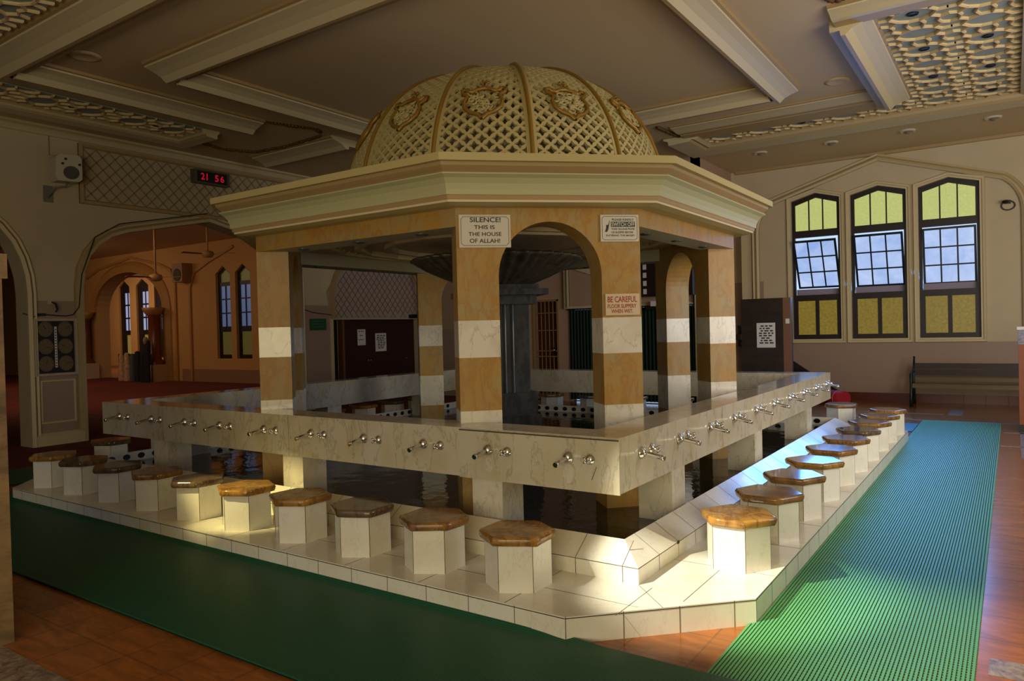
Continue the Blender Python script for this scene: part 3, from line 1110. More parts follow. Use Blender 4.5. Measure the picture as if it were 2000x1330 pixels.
# inner ceiling with ring mouldings
b = B()
o8 = octo(R_ - .05, HW - .02)
b.prism(o8, ZU - .0, ZU + .012, PLAST)
b.build('soffit', root)
b = B()
for rr_, zz in ((1.75, .03), (1.45, .05), (1.15, .04)):
    ring = [(OX + rr_ * math.cos(2 * PI * i / 16), OY + rr_ * math.sin(2 * PI * i / 16)) for i in range(16)]
    b.sweep(ring, [(0, ZU), (0, ZU - zz), (.06, ZU - zz), (.08, ZU)], MOULD, True)
for i in range(60):
    a = 2 * PI * i / 60
    b.lathe([(0, -.02), (.018, -.012), (.02, 0)], MOULD2, 6, lambda x, y, z, a=a: (OX + 1.62 * math.cos(a) + x, OY + 1.62 * math.sin(a) + y, ZU + z))
b.build('ceiling_ring', root)
# dome
RD, HD, EX = 1.63, 1.37, .76
DX, DY = OX + .09, OY + .06
ZD = ZU + .31
def dome_pt(phi, s, dr=0):
    """s 0..1 along the meridian"""
    th = s * PI / 2
    r = RD * max(math.cos(th), 0) ** EX + dr * math.cos(th)
    z = HD * math.sin(th) + dr * math.sin(th)
    return Vector((DX + r * math.cos(phi), DY + r * math.sin(phi), ZD + z))
ARC = 2.42
dome = None
b = B()
b.lathe([(RD + .05, ZD - .02), (RD + .05, ZD + .05), (RD + .01, ZD + .06), (RD - .03, ZD + .06)], CREAM, 64, lambda x, y, z: (DX + x, DY + y, z))
dome = b.build('dome_base_ring', root)
phi0 = math.radians(-47.4)
NR_ = 12
for g in range(NR_):
    pc = phi0 + PI / NR_ + g * 2 * PI / NR_
    b = B()
    pitch = .127
    STOP = .80
    def hwid(s):
        th = s * PI / 2
        return RD * math.cos(th) ** EX * (PI / NR_) - .03
    # diagonal bars in (a, l) where a = arc offset from the panel centre, l = meridian length
    lmax = ARC * STOP
    nst = 4
    hl = pitch / 2
    for sgn in (1, -1):
        for k in range(-14, 52):
            pts = []
            # a = sgn*(l - k*pitch) + offset
            l = 0
            dl = hl / nst
            cnt = int(lmax / dl)
            seg = []
            for q in range(cnt + 1):
                l = q * dl
                a = sgn * (l - (k - 10) * pitch)
                s = l / ARC
                if abs(a) <= hwid(s):
                    ph = (q % nst) / nst
                    w = .0065 + .0075 * math.sin(PI * ph) ** 4 + .002 * (1 if q % nst == 0 else 0)
                    seg.append((a, l, w))
            if len(seg) > 1:
                vs = []
                for a, l, w in seg:
                    s = l / ARC
                    rr_ = RD * math.cos(s * PI / 2) ** EX
                    for da, dr in ((-w, .0), (w, .0), (w, -.03), (-w, -.03)):
                        vs.append(dome_pt(pc + (a + da) / rr_, (l - sgn * da) / ARC if l - sgn * da > 0 else 0, dr))
                fs = []
                for i in range(len(seg) - 1):
                    for j in range(4):
                        fs.append((i * 4 + j, i * 4 + (j + 1) % 4, (i + 1) * 4 + (j + 1) % 4, (i + 1) * 4 + j))
                b.add(vs, fs, CREAM)
    # solid margins along the ribs and the crown
    N = 20
    for sd in (-1, 1):
        vs = []
        for i in range(N + 1):
            s = STOP * i / N + .0
            rr_ = RD * math.cos(s * PI / 2) ** EX
            for w, dr in ((PI / NR_ * rr_, 0.004), (PI / NR_ * rr_ - .045, .004), (PI / NR_ * rr_ - .045, -.03), (PI / NR_ * rr_, -.03)):
                vs.append(dome_pt(pc + sd * max(w, 0) / rr_, s, dr))
        fs = [(i * 4 + j, i * 4 + (j + 1) % 4, (i + 1) * 4 + (j + 1) % 4, (i + 1) * 4 + j) for i in range(N) for j in range(4)]
        b.add(vs, fs, CREAM)
    vs = []
    for i in range(7):
        s = STOP - .02 + (1 - STOP + .018) * i / 6
        for j in range(5):
            vs.append(dome_pt(pc - PI / NR_ + 2 * PI / NR_ * j / 4, s, .0))
    b.add(vs, [(i * 5 + j, i * 5 + j + 1, (i + 1) * 5 + j + 1, (i + 1) * 5 + j) for i in range(6) for j in range(4)], CREAM, True)
    pn = b.build('dome_lattice_panel', root)
    # gilt cartouche
    b = B()
    c_l = ARC * .36
    out = [(0, -.26), (.05, -.2), (.13, -.17), (.2, -.1), (.21, 0), (.17, .08), (.23, .13), (.24, .19), (.19, .2), (.17, .16), (.12, .15), (.08, .19), (0, .21)]
    out = [(x * .78, y * .85) for x, y in out]
    out = out + [(-x, y) for x, y in out[::-1][1:]]
    pl = []
    for a, l in out:
        s = (c_l + l) / ARC
        rr_ = RD * math.cos(s * PI / 2) ** EX
        pl.append(dome_pt(pc + a / rr_, s, .02))
    b.tube(pl, .018, GOLD, 6, False)
    s = (c_l + .26) / ARC
    for i in range(6):
        a = 2 * PI * i / 6
        rr_ = RD * math.cos(s * PI / 2) ** EX
        b.tube([dome_pt(pc + .01 * math.cos(a) / rr_, s + .01 * math.sin(a) / ARC, .02), dome_pt(pc + .04 * math.cos(a) / rr_, s + .04 * math.sin(a) / ARC, .025)], [.010, .012], GOLD, 5)
    cm = b.build('gilt_cartouche', pn)
    b = B()
    rg = random.Random(g)
    for i in range(46):
        a = rg.uniform(-.13, .13)
        l = rg.uniform(-.14, .12)
        if abs(a) > .15 - max(0, -l) * .7:
            continue
        s = (c_l + l) / ARC
        rr_ = RD * math.cos(s * PI / 2) ** EX
        t0 = rg.uniform(0, 6.28)
        pts = []
        for q in range(5):
            aa = a + .03 * math.cos(t0 + q * .9)
            ll = l + .03 * math.sin(t0 + q * .9)
            pts.append(dome_pt(pc + aa / rr_, (c_l + ll) / ARC, .012))
        b.tube(pts, .0085, CREAM, 5)
    b.build('scrollwork', pn)
for g in range(NR_):
    ph = phi0 + g * 2 * PI / NR_
    b = B()
    b.tube([dome_pt(ph, .0 + .97 * i / 24, .012) for i in range(25)], .018, GOLD, 8)
    b.build('gilt_rib', root)
b = B()
b.lathe([(.46, -.03), (.4, .0), (.3, .02), (.0, .03)], CREAM, 24, lambda x, y, z: (DX + x, DY + y, ZD + HD - .02 + z))
b.build('dome_cap', root)

# signs on the front face of the pavilion
def tfront(a, z, h):
    p = Vector((OX, OY, 0)) + U * (R_ + h) + V * a
    return (p.x, p.y, z)
def board(name, label, a0, z0, a1, z1, lines, M, ink, border=True, group=None):
    c = tfront((a0 + a1) / 2, z0, .006)
    root = thing(name, label, 'sign', c)
    b = B()
    vs = [tfront(a, z, h) for h in (.001, .012) for a, z in ((a0, z0), (a1, z0), (a1, z1), (a0, z1))]
    b.add(vs, [(0, 3, 2, 1), (4, 5, 6, 7), (0, 1, 5, 4), (1, 2, 6, 5), (2, 3, 7, 6), (3, 0, 4, 7)], M)
    b.build('board', root)
    b = B()
    t = lambda a, z, h: tfront(a, z, .0128 + h)
    for (s_, u0, v0, u1, v1) in lines:
        text_into(b, s_, a0 + (a1 - a0) * u0, z0 + (z1 - z0) * v0, a0 + (a1 - a0) * u1, z0 + (z1 - z0) * v1, ink, t)
    if border:
        w, hh = a1 - a0, z1 - z0
        m_ = .055 * min(w, hh)
        q = .05 * w
        pth = [(a0 + m_ + q, z0 + m_), (a1 - m_ - q, z0 + m_), (a1 - m_, z0 + m_ + q), (a1 - m_, z1 - m_ - q), (a1 - m_ - q, z1 - m_), (a0 + m_ + q, z1 - m_), (a0 + m_, z1 - m_ - q), (a0 + m_, z0 + m_ + q)]
        b.sweep(pth, [(0, 0), (.003, 0)], ink, True, t)
    b.build('lettering', root)
    return root
SIGNC = mat('sign_cream', (198, 190, 170), .45)
board('silence_sign', 'cream rectangular sign reading SILENCE! THIS IS THE HOUSE OF ALLAH!', -.672, 2.186, -.295, 2.422,
      [('SILENCE!', .21, .77, .81, .92), ('THIS IS', .29, .56, .69, .68), ('THE HOUSE', .18, .35, .82, .47), ('OF ALLAH!', .20, .14, .79, .27)], SIGNC, INK)
sw = board('phone_sign', 'small cream sign asking visitors to switch off cellular phones, on the right pier', .385, 2.225, .682, 2.424,
           [('PLEASE KINDLY', .30, .775, .875, .86), ('YOUR CELLULAR PHONE', .28, .43, .89, .505), ('OR BLEEPER BEFORE', .28, .305, .85, .38), ('ENTERING THE MASJID', .14, .175, .89, .26)], SIGNC, INK)
b = B()
A0, A1, B0, B1 = .385, .682, 2.225, 2.424
def q(u, v):
    return A0 + (A1 - A0) * u, B0 + (B1 - B0) * v
(xa, za), (xb, zb) = q(.27, .545), q(.90, .74)
b.add([tfront(xa, za, .0128), tfront(xb, za, .0128), tfront(xb, zb, .0128), tfront(xa, zb, .0128)], [(0, 1, 2, 3)], INK)
(xa, za), (xb, zb) = q(.285, .57), q(.885, .715)
text_into(b, 'SWITCH OFF', xa, za, xb, zb, SIGNC, lambda a, z, h: tfront(a, z, .0134 + h))
b.build('banner', sw)
b = B()
pts = [q(*p) for p in [(.11, .36), (.17, .36), (.2, .46), (.22, .6), (.245, .78), (.235, .79), (.2, .62), (.15, .62), (.14, .48)]]
b.add([tfront(a, z, .0129) for a, z in pts], [tuple(range(len(pts)))], INK)
b.build('phone_picture', sw)
board('slippery_floor_sign', 'cream sign with red letters reading BE CAREFUL FLOOR SLIPPERY WHEN WET', .41, 1.676, .677, 1.836,
      [('BE CAREFUL', .06, .60, .92, .88), ('FLOOR SLIPPERY', .06, .33, .9, .52), ('WHEN WET.', .16, .10, .80, .28)], mat('sign_tan', (196, 176, 140), .5), mat('red_ink', (150, 40, 30), .6), False)

# ------------------------------------------------------------------ central fountain
FM = marble('dark_fountain_stone', (40, 40, 40), (66, 68, 70), (28, 30, 30), 3.5, .3, .04)
root = thing('central_fountain', 'dark stone fountain with a wide fluted bowl on a square pedestal, inside the pavilion', 'fountain', (OX, OY, .1))
b = B()
def sq(h, z0, z1, M_=FM):
    pts = [tuple((Vector((OX, OY, 0)) + U * (h * a) + V * (h * c))[:2]) for a, c in ((1, 1), (-1, 1), (-1, -1), (1, -1))]
    b.prism(pts[::-1] if False else pts, z0, z1, M_)
sq(.36, .1, .72)
sq(.33, .72, .95)
sq(.27, .95, 1.9)
b.build('pedestal', root)
b = B()
sq(.34, 1.84, 1.93)
sq(.44, 1.93, 1.99)
sq(.36, 1.99, 2.04)
b.build('capital', root)
b = B()
fl = lambda th, r: r * (1 + .03 * math.cos(th * 40)) if r > .1 else r
prof = [(.12, 2.0), (.22, 2.01), (.36, 2.05), (.55, 2.13), (.72, 2.21), (.84, 2.285), (.87, 2.30), (.87, 2.315), (.83, 2.33), (.78, 2.3), (.5, 2.2), (.0, 2.1)]
b.lathe(prof, mat('bowl_stone', (52, 46, 36), .35, noise=(12, (86, 78, 64))), 240, lambda x, y, z: (OX + x, OY + y, z), True, fl)
b.build('fluted_bowl', root)
b = B()
for dx, zt in ((-.12, 2.0), (.02, 2.02), (.1, 1.9)):
    p = Vector((OX, OY, 0)) + U * .29 + V * dx
    b.tube([(p.x, p.y, z) for z in (zt, 1.6, 1.2, .9, .6, .24)], [.007, .009, .006, .008, .007, .01], mat('falling_water', (96, 108, 114), .1), 6)
b.build('water_streak', root)

# ------------------------------------------------------------------ mats
def ribbed_mat(name, label, nr, w, length, M_, gap, along, o, holes=True, lift=None, rw=.55):
    b = B()
    h = .014
    for i in range(nr):
        c = (i + .5) * w / nr
        hw_ = w / nr * rw / 2
        if lift:
            z = lift(c)
        else:
            z = 0
        if along == 'y':
            b.box((o[0] + c - hw_, o[1], z + .004), (o[0] + c + hw_, o[1] + length, z + h), M_)
        else:
            b.box((o[0], o[1] + c - hw_, z + .004), (o[0] + length, o[1] + c + hw_, z + h), M_)
    if holes:
        n_ = int(length / gap)
        for i in range(n_ + 1):
            a = i * length / n_
            if along == 'y':
                b.box((o[0], o[1] + a - .005, .002), (o[0] + w, o[1] + a + .005, .006), M_)
            else:
                b.box((o[0] + a - .005, o[1], .002), (o[0] + a + .005, o[1] + w, .006), M_)
    return b
b = ribbed_mat('m', '', 58, 1.01, 9.9, MATG2, .028, 'y', (.775, -.82), rw=.62)
tag(b.build('ribbed_mat', None, (1.28, 4, 0), False), 'long light green ribbed rubber mat lying along the right side of the pool', 'mat')
b = B()
NX, NR = 60, 76
yb0, yb1 = -1.80, -.785
for i in range(NR):
    u0, u1 = i / NR, (i + .8) / NR
    prev = None
    vs = []
    for k in range(NX + 1):
        x = -9.2 + 11.6 * k / NX
        shift = .0 if x < -.2 else .02 * min(1, (x + .2) / .5)
        curl = .045 if x < -.1 else max(0, .045 - (x + .1) * .16)
        for (u, top) in ((u0, 1), (u1, 1), (u1, 0), (u0, 0)):
            y = yb0 + (yb1 - yb0 + shift) * u
            z = .016 + curl * max(0, (u - .93) / .07) ** 1.5
            vs.append((x, y, z + (.004 if top else -.008)))
    fs = [(k * 4 + j, k * 4 + (j + 1) % 4, (k + 1) * 4 + (j + 1) % 4, (k + 1) * 4 + j) for k in range(NX) for j in range(4)]
    b.add(vs, fs, MATG)
b.box((-9.2, yb0, .006), (2.4, yb1 - .06, .012), mat('mat_backing', (14, 60, 44), .5))
tag(b.build('ribbed_mat', None, (-3, -1.3, 0), False), 'wide dark green ribbed rubber mat across the foreground, curling up against the step', 'mat')
b = B()
for i in range(40):
    b.box((-8.15 + i * .025, -.6, .012), (-8.13 + i * .025, 6.6, .024), MATG)
tag(b.build('ribbed_mat', None, (-7.7, 3, 0.012), False), 'dark green ribbed mat along the far left side of the pool', 'mat')
b = B()
for i in range(34):
    b.box((-.6, 7.72 + i * .026, .002), (.765, 7.742 + i * .026, .014), mat('blue_green_rubber', (20, 96, 130), .35))
tag(b.build('ribbed_mat', None, (.1, 8.1, 0), False), 'short blue mat at the far end of the right hand stool row', 'mat')

# ------------------------------------------------------------------ bench, cabinet, roll, boards
GI = mat('green_iron', (26, 48, 44), .35, .3)
SLW = mat('bench_slat', (46, 30, 20), .45)
SLW2 = mat('bench_slat_worn', (112, 92, 62), .5)
root = thing('park_bench', 'wooden slatted bench with dark green iron ends, under the right windows', 'bench', (1.4, 11.3, 0))
def bench_end(x):
    b = B()
    b.tube([(x, 11.05, 0.0), (x, 11.07, .2), (x, 11.1, .4), (x, 11.06, .58), (x, 11.13, .62)], [.03, .024, .022, .022, .018], GI, 8)
    b.tube([(x, 11.62, 0.0), (x, 11.56, .25), (x, 11.52, .42), (x, 11.6, .7), (x, 11.66, .88)], [.03, .024, .022, .02, .018], GI, 8)
    b.tube([(x, 11.1, .4), (x, 11.3, .37), (x, 11.52, .4)], .02, GI, 8)
    b.tube([(x, 11.13, .62), (x, 11.35, .63), (x, 11.57, .6)], .018, GI, 8)
    b.build('iron_end', root)
bench_end(.42)
bench_end(2.42)
for (y, z, dy, dz, M_) in [(11.60, .71, .012, .05, SLW), (11.57, .59, .012, .05, SLW), (11.15, .40, .045, .012, SLW2), (11.27, .395, .045, .012, SLW2), (11.39, .395, .045, .012, SLW2), (11.55, .47, .012, .035, SLW2), (11.08, .37, .01, .03, SLW2)]:
    b = B()
    b.box((.44, y - dy, z - dz), (2.4, y + dy, z + dz), M_)
    b.build('slat', root)
root = thing('cabinet', 'tall dark wooden cabinet with a white notice, left of the windows', 'cabinet', (-1.4, 8.56, 0))
b = B()
b.box((-1.82, 8.5, 0), (-1.02, 8.62, 1.985), mat('cabinet_wood', (52, 40, 30), .4, noise=(3, (38, 28, 20), (1, 1, 4))))
b.box((-1.14, 8.498, 0), (-1.018, 8.52, 1.985), mat('cabinet_edge', (120, 84, 60), .5))
b.build('carcass', root)
b = B()
b.box((-1.10, 8.49, 1.56), (-1.04, 8.498, 1.64), PAPER)
b.build('switch_plate', root)
def notice(name, label, t, w, h, nlines, seed, loc):
    root = thing(name, label, 'notice', loc)
    b = B()
    vs = [t(a, z, k) for k in (0, .003) for a, z in ((0, 0), (w, 0), (w, h), (0, h))]
    b.add(vs, [(0, 3, 2, 1), (4, 5, 6, 7), (0, 1, 5, 4), (1, 2, 6, 5), (2, 3, 7, 6), (3, 0, 4, 7)], PAPER)
    b.build('sheet', root)
    b = B()
    r = random.Random(seed)
    for i in range(nlines):
        z = h * (.88 - .78 * i / nlines)
        ww_ = w * r.uniform(.5, .8)
        a = (w - ww_) / 2
        while a < (w + ww_) / 2 - .02:
            l_ = r.uniform(.03, .07) * w / .3
            b.add([t(a, z - .035 * h, .0035), t(min(a + l_, w * .9), z - .035 * h, .0035), t(min(a + l_, w * .9), z + .02 * h, .0035), t(a, z + .02 * h, .0035)], [(0, 1, 2, 3)], INK)
            a += l_ + .02 * w / .3
    b.build('faded_print', root)
notice('paper_notice', 'white printed notice sheet fixed to the dark cabinet left of the windows', lambda a, z, k: (-1.565 + a, 8.497 - k, 1.17 + z), .30, .41, 8, 3, (-1.4, 8.49, 1.17))
# stair with sloping side running down to the floor
root = thing('staircase', 'dark staircase descending to the floor behind the cabinet', 'staircase', (-1.8, 11.5, 0))
b = B()
b.prism([(-.70, 0), (-.70, .03), (-1.82, .80), (-2.9, 1.54), (-2.9, 1.1), (-1.3, 0)], 0, .05, mat('stair_string', (30, 22, 20), .4), lambda a, z, h: (a, 11.84 + h, z))
b.build('stringer', root)
for i in range(9):
    b = B()
    x = -.85 - i * .225
    z = .11 + i * .155
    b.box((x - .225, 11.2, z - .11), (x, 11.835, z), DARKW)
    b.build('tread', root)
b = B()
b.tube([(-1.0, 11.0, .14), (-.62, 10.7, .14)], .14, mat('red_cloth', (168, 24, 44), .6), 16)
b.tube([(-.76, 10.81, .14), (-.74, 10.795, .14)], .144, mat('red_cloth_band', (196, 120, 130), .6), 16)
tag(b.build('rolled_red_mat', None, (-.8, 10.85, 0)), 'rolled red mat lying on the floor at the foot of the stairs', 'rolled mat')
# object at the right edge
root = thing('wooden_post', 'orange brown wooden post with a white paper top at the right edge', 'post', (2.2, 8.3, 0))
b = B()
b.box((2.0, 8.3, .16), (2.45, 8.7, 1.2), mat('orange_wood', (150, 78, 34), .45, noise=(4, (120, 58, 24), (1, 1, .3))))
b.box((1.99, 8.28, 0), (2.5, 8.75, .1), BLACK)
b.box((2.0, 8.3, .1), (2.45, 8.7, .16), mat('orange_wood', (150, 78, 34)))
b.build('shaft', root)
b = B()
b.box((1.995, 8.29, 1.2), (2.455, 8.71, 1.4), mat('grey_print', (150, 150, 160), .6, noise=(40, (90, 90, 110))))
b.box((1.985, 8.28, 1.4), (2.465, 8.72, 1.44), PAPER)
b.build('paper_wrap', root)
# camera on window wall
root = thing('wall_camera', 'small black wall fixture with a looped cable, right of the windows', 'camera', (1.9, YW, 3.6))
b = B()
b.box((1.86, YW - .06, 3.58), (1.94, YW, 3.64), BLACK)
b.tube([(1.88, YW - .06, 3.62), (1.84, YW - .16, 3.6)], .03, BLACK, 10)
b.build('body', root)
b = B()
b.tube([(1.9 + .1 * math.cos(a), YW - .02, 3.55 + .08 * math.sin(a)) for a in [i * 2 * PI / 16 for i in range(17)]], .012, mat('grey_cable', (70, 64, 58), .5), 6)
b.build('cable', root)

# foreground pier at the left edge
root = thing('stone_pier', 'rough brown stone pier with a capping block at the left edge', 'pier', (-2.9, -2.45, 0))
PM = mat('pier_stone', (150, 122, 80), .5, noise=(2.2, (96, 76, 48), (1, 1, 3.5)))
b = B()
b.box((-3.4, -2.6, 0), (-2.44, -2.3, 1.93), PM)
b.build('shaft', root)
b = B()
b.box((-3.43, -2.62, 1.93), (-2.42, -2.28, 2.06), PM)
b.box((-3.2, -2.55, 2.06), (-2.5, -2.35, 2.075), BLACK)
b.build('capping', root)

# ------------------------------------------------------------------ left wall fittings
root = thing('wall_speaker', 'white loudspeaker on a bracket on the left wall beside the lattice panel', 'loudspeaker', (-9.75, 1.5, 4.1))
SPK = mat('speaker_white', (186, 178, 158), .5)
b = B()
tS = lambda a, z, h: (-9.78 + h + (a - 1.45) * .35, a, z)
pts = [(1.30, 3.98), (1.56, 3.98), (1.60, 4.02), (1.60, 4.33), (1.56, 4.38), (1.32, 4.38), (1.28, 4.33), (1.27, 4.05)]
b.prism(pts, -.12, .1, SPK, tS)
b.build('housing', root)
b = B()
b.prism([(1.465 + .10 * math.cos(a), 4.11 + .10 * math.sin(a)) for a in [i * 2 * PI / 20 for i in range(20)]], .1, .104, mat('speaker_grille', (70, 66, 60), .6), tS)
for (a_, z_) in ((1.36, 4.24), (1.57, 4.24), (1.40, 4.31)):
    b.prism([(a_ + .02 * math.cos(a), z_ + .02 * math.sin(a)) for a in [i * 2 * PI / 8 for i in range(8)]], .1, .104, BLACK, tS)
b.build('driver', root)
b = B()
b.box((XL, 1.2, 3.68), (XL + .01, 1.34, 3.93), mat('bracket_grey', (120, 116, 106), .4))
b.tube([(XL + .01, 1.26, 3.75), (XL + .12, 1.32, 3.9), (-9.8, 1.44, 3.92), (-9.79, 1.46, 3.98)], .016, mat('bracket_grey', (0, 0, 0)), 8)
b.build('bracket', root)
b = B()
b.tube([(XL + .01, 1.3, ZC - .1), (XL + .01, 1.3, 4.4), (-9.87, 1.36, 4.37)], .006, MOULD2, 5)
b.build('cable', root)
root = thing('digital_clock', 'black digital clock with red numerals on the lattice wall panel', 'clock', (-9.85, 3.97, 4.42))
tC = lambda a, z, h: (XL + .06 + h, a, z)
b = B()
b.box((XL + .021, 3.62, 4.32), (XL + .15, 4.32, 4.56), mat('clock_case', (86, 78, 66), .5))
b.box((XL + .15, 3.67, 4.345), (XL + .152, 4.27, 4.535), BLACK)
b.build('case', root)
RED = mat('red_led', (10, 0, 0), .5, emit=((200, 16, 44), .7))
for ch_, a_ in (('2', 3.74), ('1', 3.85), ('5', 4.02), ('6', 4.13)):
    b = B()
    text_into(b, ch_, a_, 4.38, a_ + (.022 if ch_ == '1' else .075), 4.5, RED, lambda a, z, h: (XL + .154, a, z))
    b.build('numeral', root)
root = thing('prayer_time_board', 'framed black board with six round dials on the left wall', 'notice board', (XL + .05, 1.3, 1.05))
b = B()
b.box((XL + .006, 1.0, 1.09), (XL + .03, 1.6, 1.9), BLACK)
b.build('backing', root)
b = B()
b.sweep([(.98, 1.06), (1.6, 1.06), (1.6, 1.92), (.98, 1.92)], [(0, -.003), (0, -.06), (.035, -.06), (.04, -.03), (.04, -.003)], mat('board_frame', (184, 166, 144), .5), True, tl)
b.build('frame', root)
DIAL = mat('dial_face', (112, 96, 66), .6)
for i in range(6):
    cy, cz = 1.15 + .28 * (i % 2), 1.76 - .26 * (i // 2)
    b = B()
    b.prism([(cy + .105 * math.cos(a), cz + .115 * math.sin(a)) for a in [k * 2 * PI / 24 for k in range(24)]], -.031, -.04, DIAL, tl)
    for k in range(12):
        a = k * PI / 6
        b.prism([(cy + .09 * math.cos(a) + .006 * math.cos(q_), cz + .098 * math.sin(a) + .008 * math.sin(q_)) for q_ in (0, 1.57, 3.14, 4.71)], -.041, -.042, INK, tl)
    aa = [2.0, .6, -.4, 2.8, 1.4, .2][i]
    b.sweep([(cy, cz), (cy + .07 * math.cos(aa), cz + .07 * math.sin(aa))], [(-.004, -.041), (.004, -.041), (.004, -.043), (-.004, -.043)], INK, False, tl)
    b.build('dial', root)
b = B()
b.box((XL + .031, 1.275, 1.18), (XL + .036, 1.31, 1.8), PAPER)
for i in range(14):
    b.box((XL + .036, 1.282, 1.2 + i * .042), (XL + .037, 1.303, 1.215 + i * .042), INK)
b.build('centre_strip', root)
b = B()
b.tube([(XL + .02, .86, 2.0), (XL + .03, 1.0, 1.95), (XL + .03, 1.15, 1.98), (XL + .03, 1.45, 1.96), (XL + .03, 1.56, 1.98), (XL + .05, 1.64, 2.1), (XL + .08, 1.68, 2.6), (XL + .08, 1.9, 3.2), (XL + .08, 2.3, 3.45), (XL + .08, 3.9, 3.8)], .008, BLACK, 5)
b.box((XL, 1.06, 1.96), (XL + .04, 1.16, 2.0), BLACK)
tag(b.build('wall_cable', None, (XL, 1, 1.9)), 'thin black cable running over the notice board and up round the arch', 'cable')
b = B()
b.box((XL, 1.2, 2.14), (XL + .03, 1.3, 2.2), SPK)
b.tube([(XL + .03, 1.26, 2.17), (XL + .1, 1.28, 2.14), (XL + .1, 1.3, 2.06), (XL + .12, 1.27, 2.02)], .014, BLACK, 6)
tag(b.build('wall_hook', None, (XL, 1.25, 2.1)), 'small bracket with a dangling black loop above the notice board', 'bracket')
root = thing('green_wall_sign', 'small dark green sign on the left wall seen behind the pavilion', 'sign', (XL + .01, 6.42, 1.62))
b = B()
b.box((XL + .005, 6.22, 1.66), (XL + .02, 6.66, 1.9), mat('sign_green', (16, 84, 40), .5))
b.build('board', root)
b = B()
for z in (1.84, 1.78, 1.72):
    b.box((XL + .02, 6.27, z), (XL + .021, 6.6, z + .018), mat('sign_green_pale', (60, 110, 76), .5))
b.build('faded_print', root)
# maroon doors with lattice fanlight on the left wall
root = thing('maroon_cupboard', 'dark maroon wooden cupboard doors below the diamond lattice fanlight', 'cupboard', (XL, 8.3, 0))
b = B()
b.box((XL - .2, 7.28, 0), (XL - .16, 9.62, 1.88), MAROON)
b.build('door', root)
b = B()
b.box((XL - .34, 6.9, 0), (XL - .3, 7.25, 1.88), BLACK)
b.box((XL - .25, 7.22, 0), (XL - .1, 7.28, 1.88), mat('door_jamb', (110, 70, 44), .5))
b.build('jamb', root)
b = B()
for y in (8.02, 8.1, 9.3):
    b.tube([(XL - .16, y, .95), (XL - .13, y, .95)], .015, CHROME, 8)
b.build('knob', root)
notice('paper_notice', 'tall white printed sheet pinned to the maroon cupboard door', lambda a, z, k: (XL - .158 + k, 8.28 + a, 1.14 + z), .36, .42, 8, 5, (XL - .15, 8.4, 1.1))
notice('paper_notice', 'small pale sheet pinned left on the maroon cupboard door', lambda a, z, k: (XL - .158 + k, 7.72 + a, 1.3 + z), .25, .36, 3, 6, (XL - .15, 7.8, 1.25))
root = thing('lattice_fanlight', 'arched panel of diamond lattice relief above the maroon cupboard', 'wall panel', (XL, 8.3, 1.9))
fan = [(6.9, 1.9), (9.6, 1.9), (9.6, 2.45)] + arc(8.9, 2.45, .7, 0, 90, 6)[1:] + arc(7.6, 2.45, .7, 90, 180, 6) + [(6.9, 2.45)]
b = B()
b.prism(fan, 0, -.02, mat('fan_back', (168, 150, 136), .7), tl)
def inside_fan(a, z):
    if z < 2.45:
        return True
    if 7.6 <= a <= 8.9:
        return z < 3.13
    cx = 7.6 if a < 7.6 else 8.9
    return (a - cx) ** 2 + (z - 2.45) ** 2 < .67 ** 2
diag_lines(b, 6.92, 9.58, 1.92, 3.14, .17, .2, .014, -.02, -.028, mat('fan_lines', (128, 112, 94), .7), tl, inside_fan)
b.build('relief', root)
b = B()
b.sweep(fan[1:] + [(6.9, 1.9)], [(0, 0), (0, -.05), (-.08, -.06), (-.1, 0)], MOULD2, t=tl)
b.build('arch_moulding', root)
b = B()
b.tube([(XL + .02, 5.96, 2.12), (XL + .03, 6.3, 2.03), (XL + .03, 6.8, 1.98)], .008, BLACK, 5)
tag(b.build('wall_cable', None, (XL, 6, 2)), 'thin dark cable drooping across the left wall above the green sign', 'cable')
b = B()
b.tube([(-9.7, 9.2, 3.1), (-9.62, 9.35, 2.2), (-9.6, 9.4, 1.95)], .02, mat('pole_wood', (120, 92, 60), .5), 6)
b.tube([(-9.7, 9.28, 3.0), (-9.6, 9.5, 1.95)], .015, mat('pole_wood', (120, 92, 60)), 6)
b.box((XL, 9.25, 1.9), (-9.5, 9.62, 1.99), BLACK)
tag(b.build('leaning_pole', None, (-9.6, 9.4, 1.9)), 'thin poles leaning above the right end of the maroon cupboard', 'pole')

# ------------------------------------------------------------------ wall behind the pavilion
YK = 9.5
PK = mat('back_wall_paint', (176, 146, 120), .7)
b = B()
tk = lambda a, z, h: (a, YK + h, z)
b.plate([(-10.3, 0), (-3.0, 0), (-3.0, ZC), (-10.3, ZC)], [[(-6.8, 0), (-6.14, 0), (-6.14, 2.2), (-6.8, 2.2)], [(-5.85, 0), (-3.1, 0), (-3.1, 1.96), (-5.85, 1.96)]], .3, .5, PK, tk)
b.box((-3.12, YK + .3, 0), (-3.0, YW + .3, ZC), PK)
b.box((-10.3, YK + .295, .2), (-7.0, YK + .31, 1.6), WALLD)
struct(b.build('wall_center_back'))
b = B()
b.box((-3.06, YK + .2, 0), (-2.94, YK + .34, 4.4), MOULD)
b.box((-2.72, 11.6, .17), (-2.6, YW, 4.0), MOULD)
struct(b.build('trim_30'))
root = thing('grille_door', 'barred metal security door in the wall behind the fountain', 'door', (-6.47, YK + .3, 0))
GR = mat('grille_paint', (150, 116, 72), .5)
b = B()
b.box((-6.8, YK + .28, 0), (-6.76, YK + .36, 2.2), GR)
b.box((-6.18, YK + .28, 0), (-6.14, YK + .36, 2.2), GR)
b.box((-6.8, YK + .28, 2.16), (-6.14, YK + .36, 2.2), GR)
b.build('frame', root)
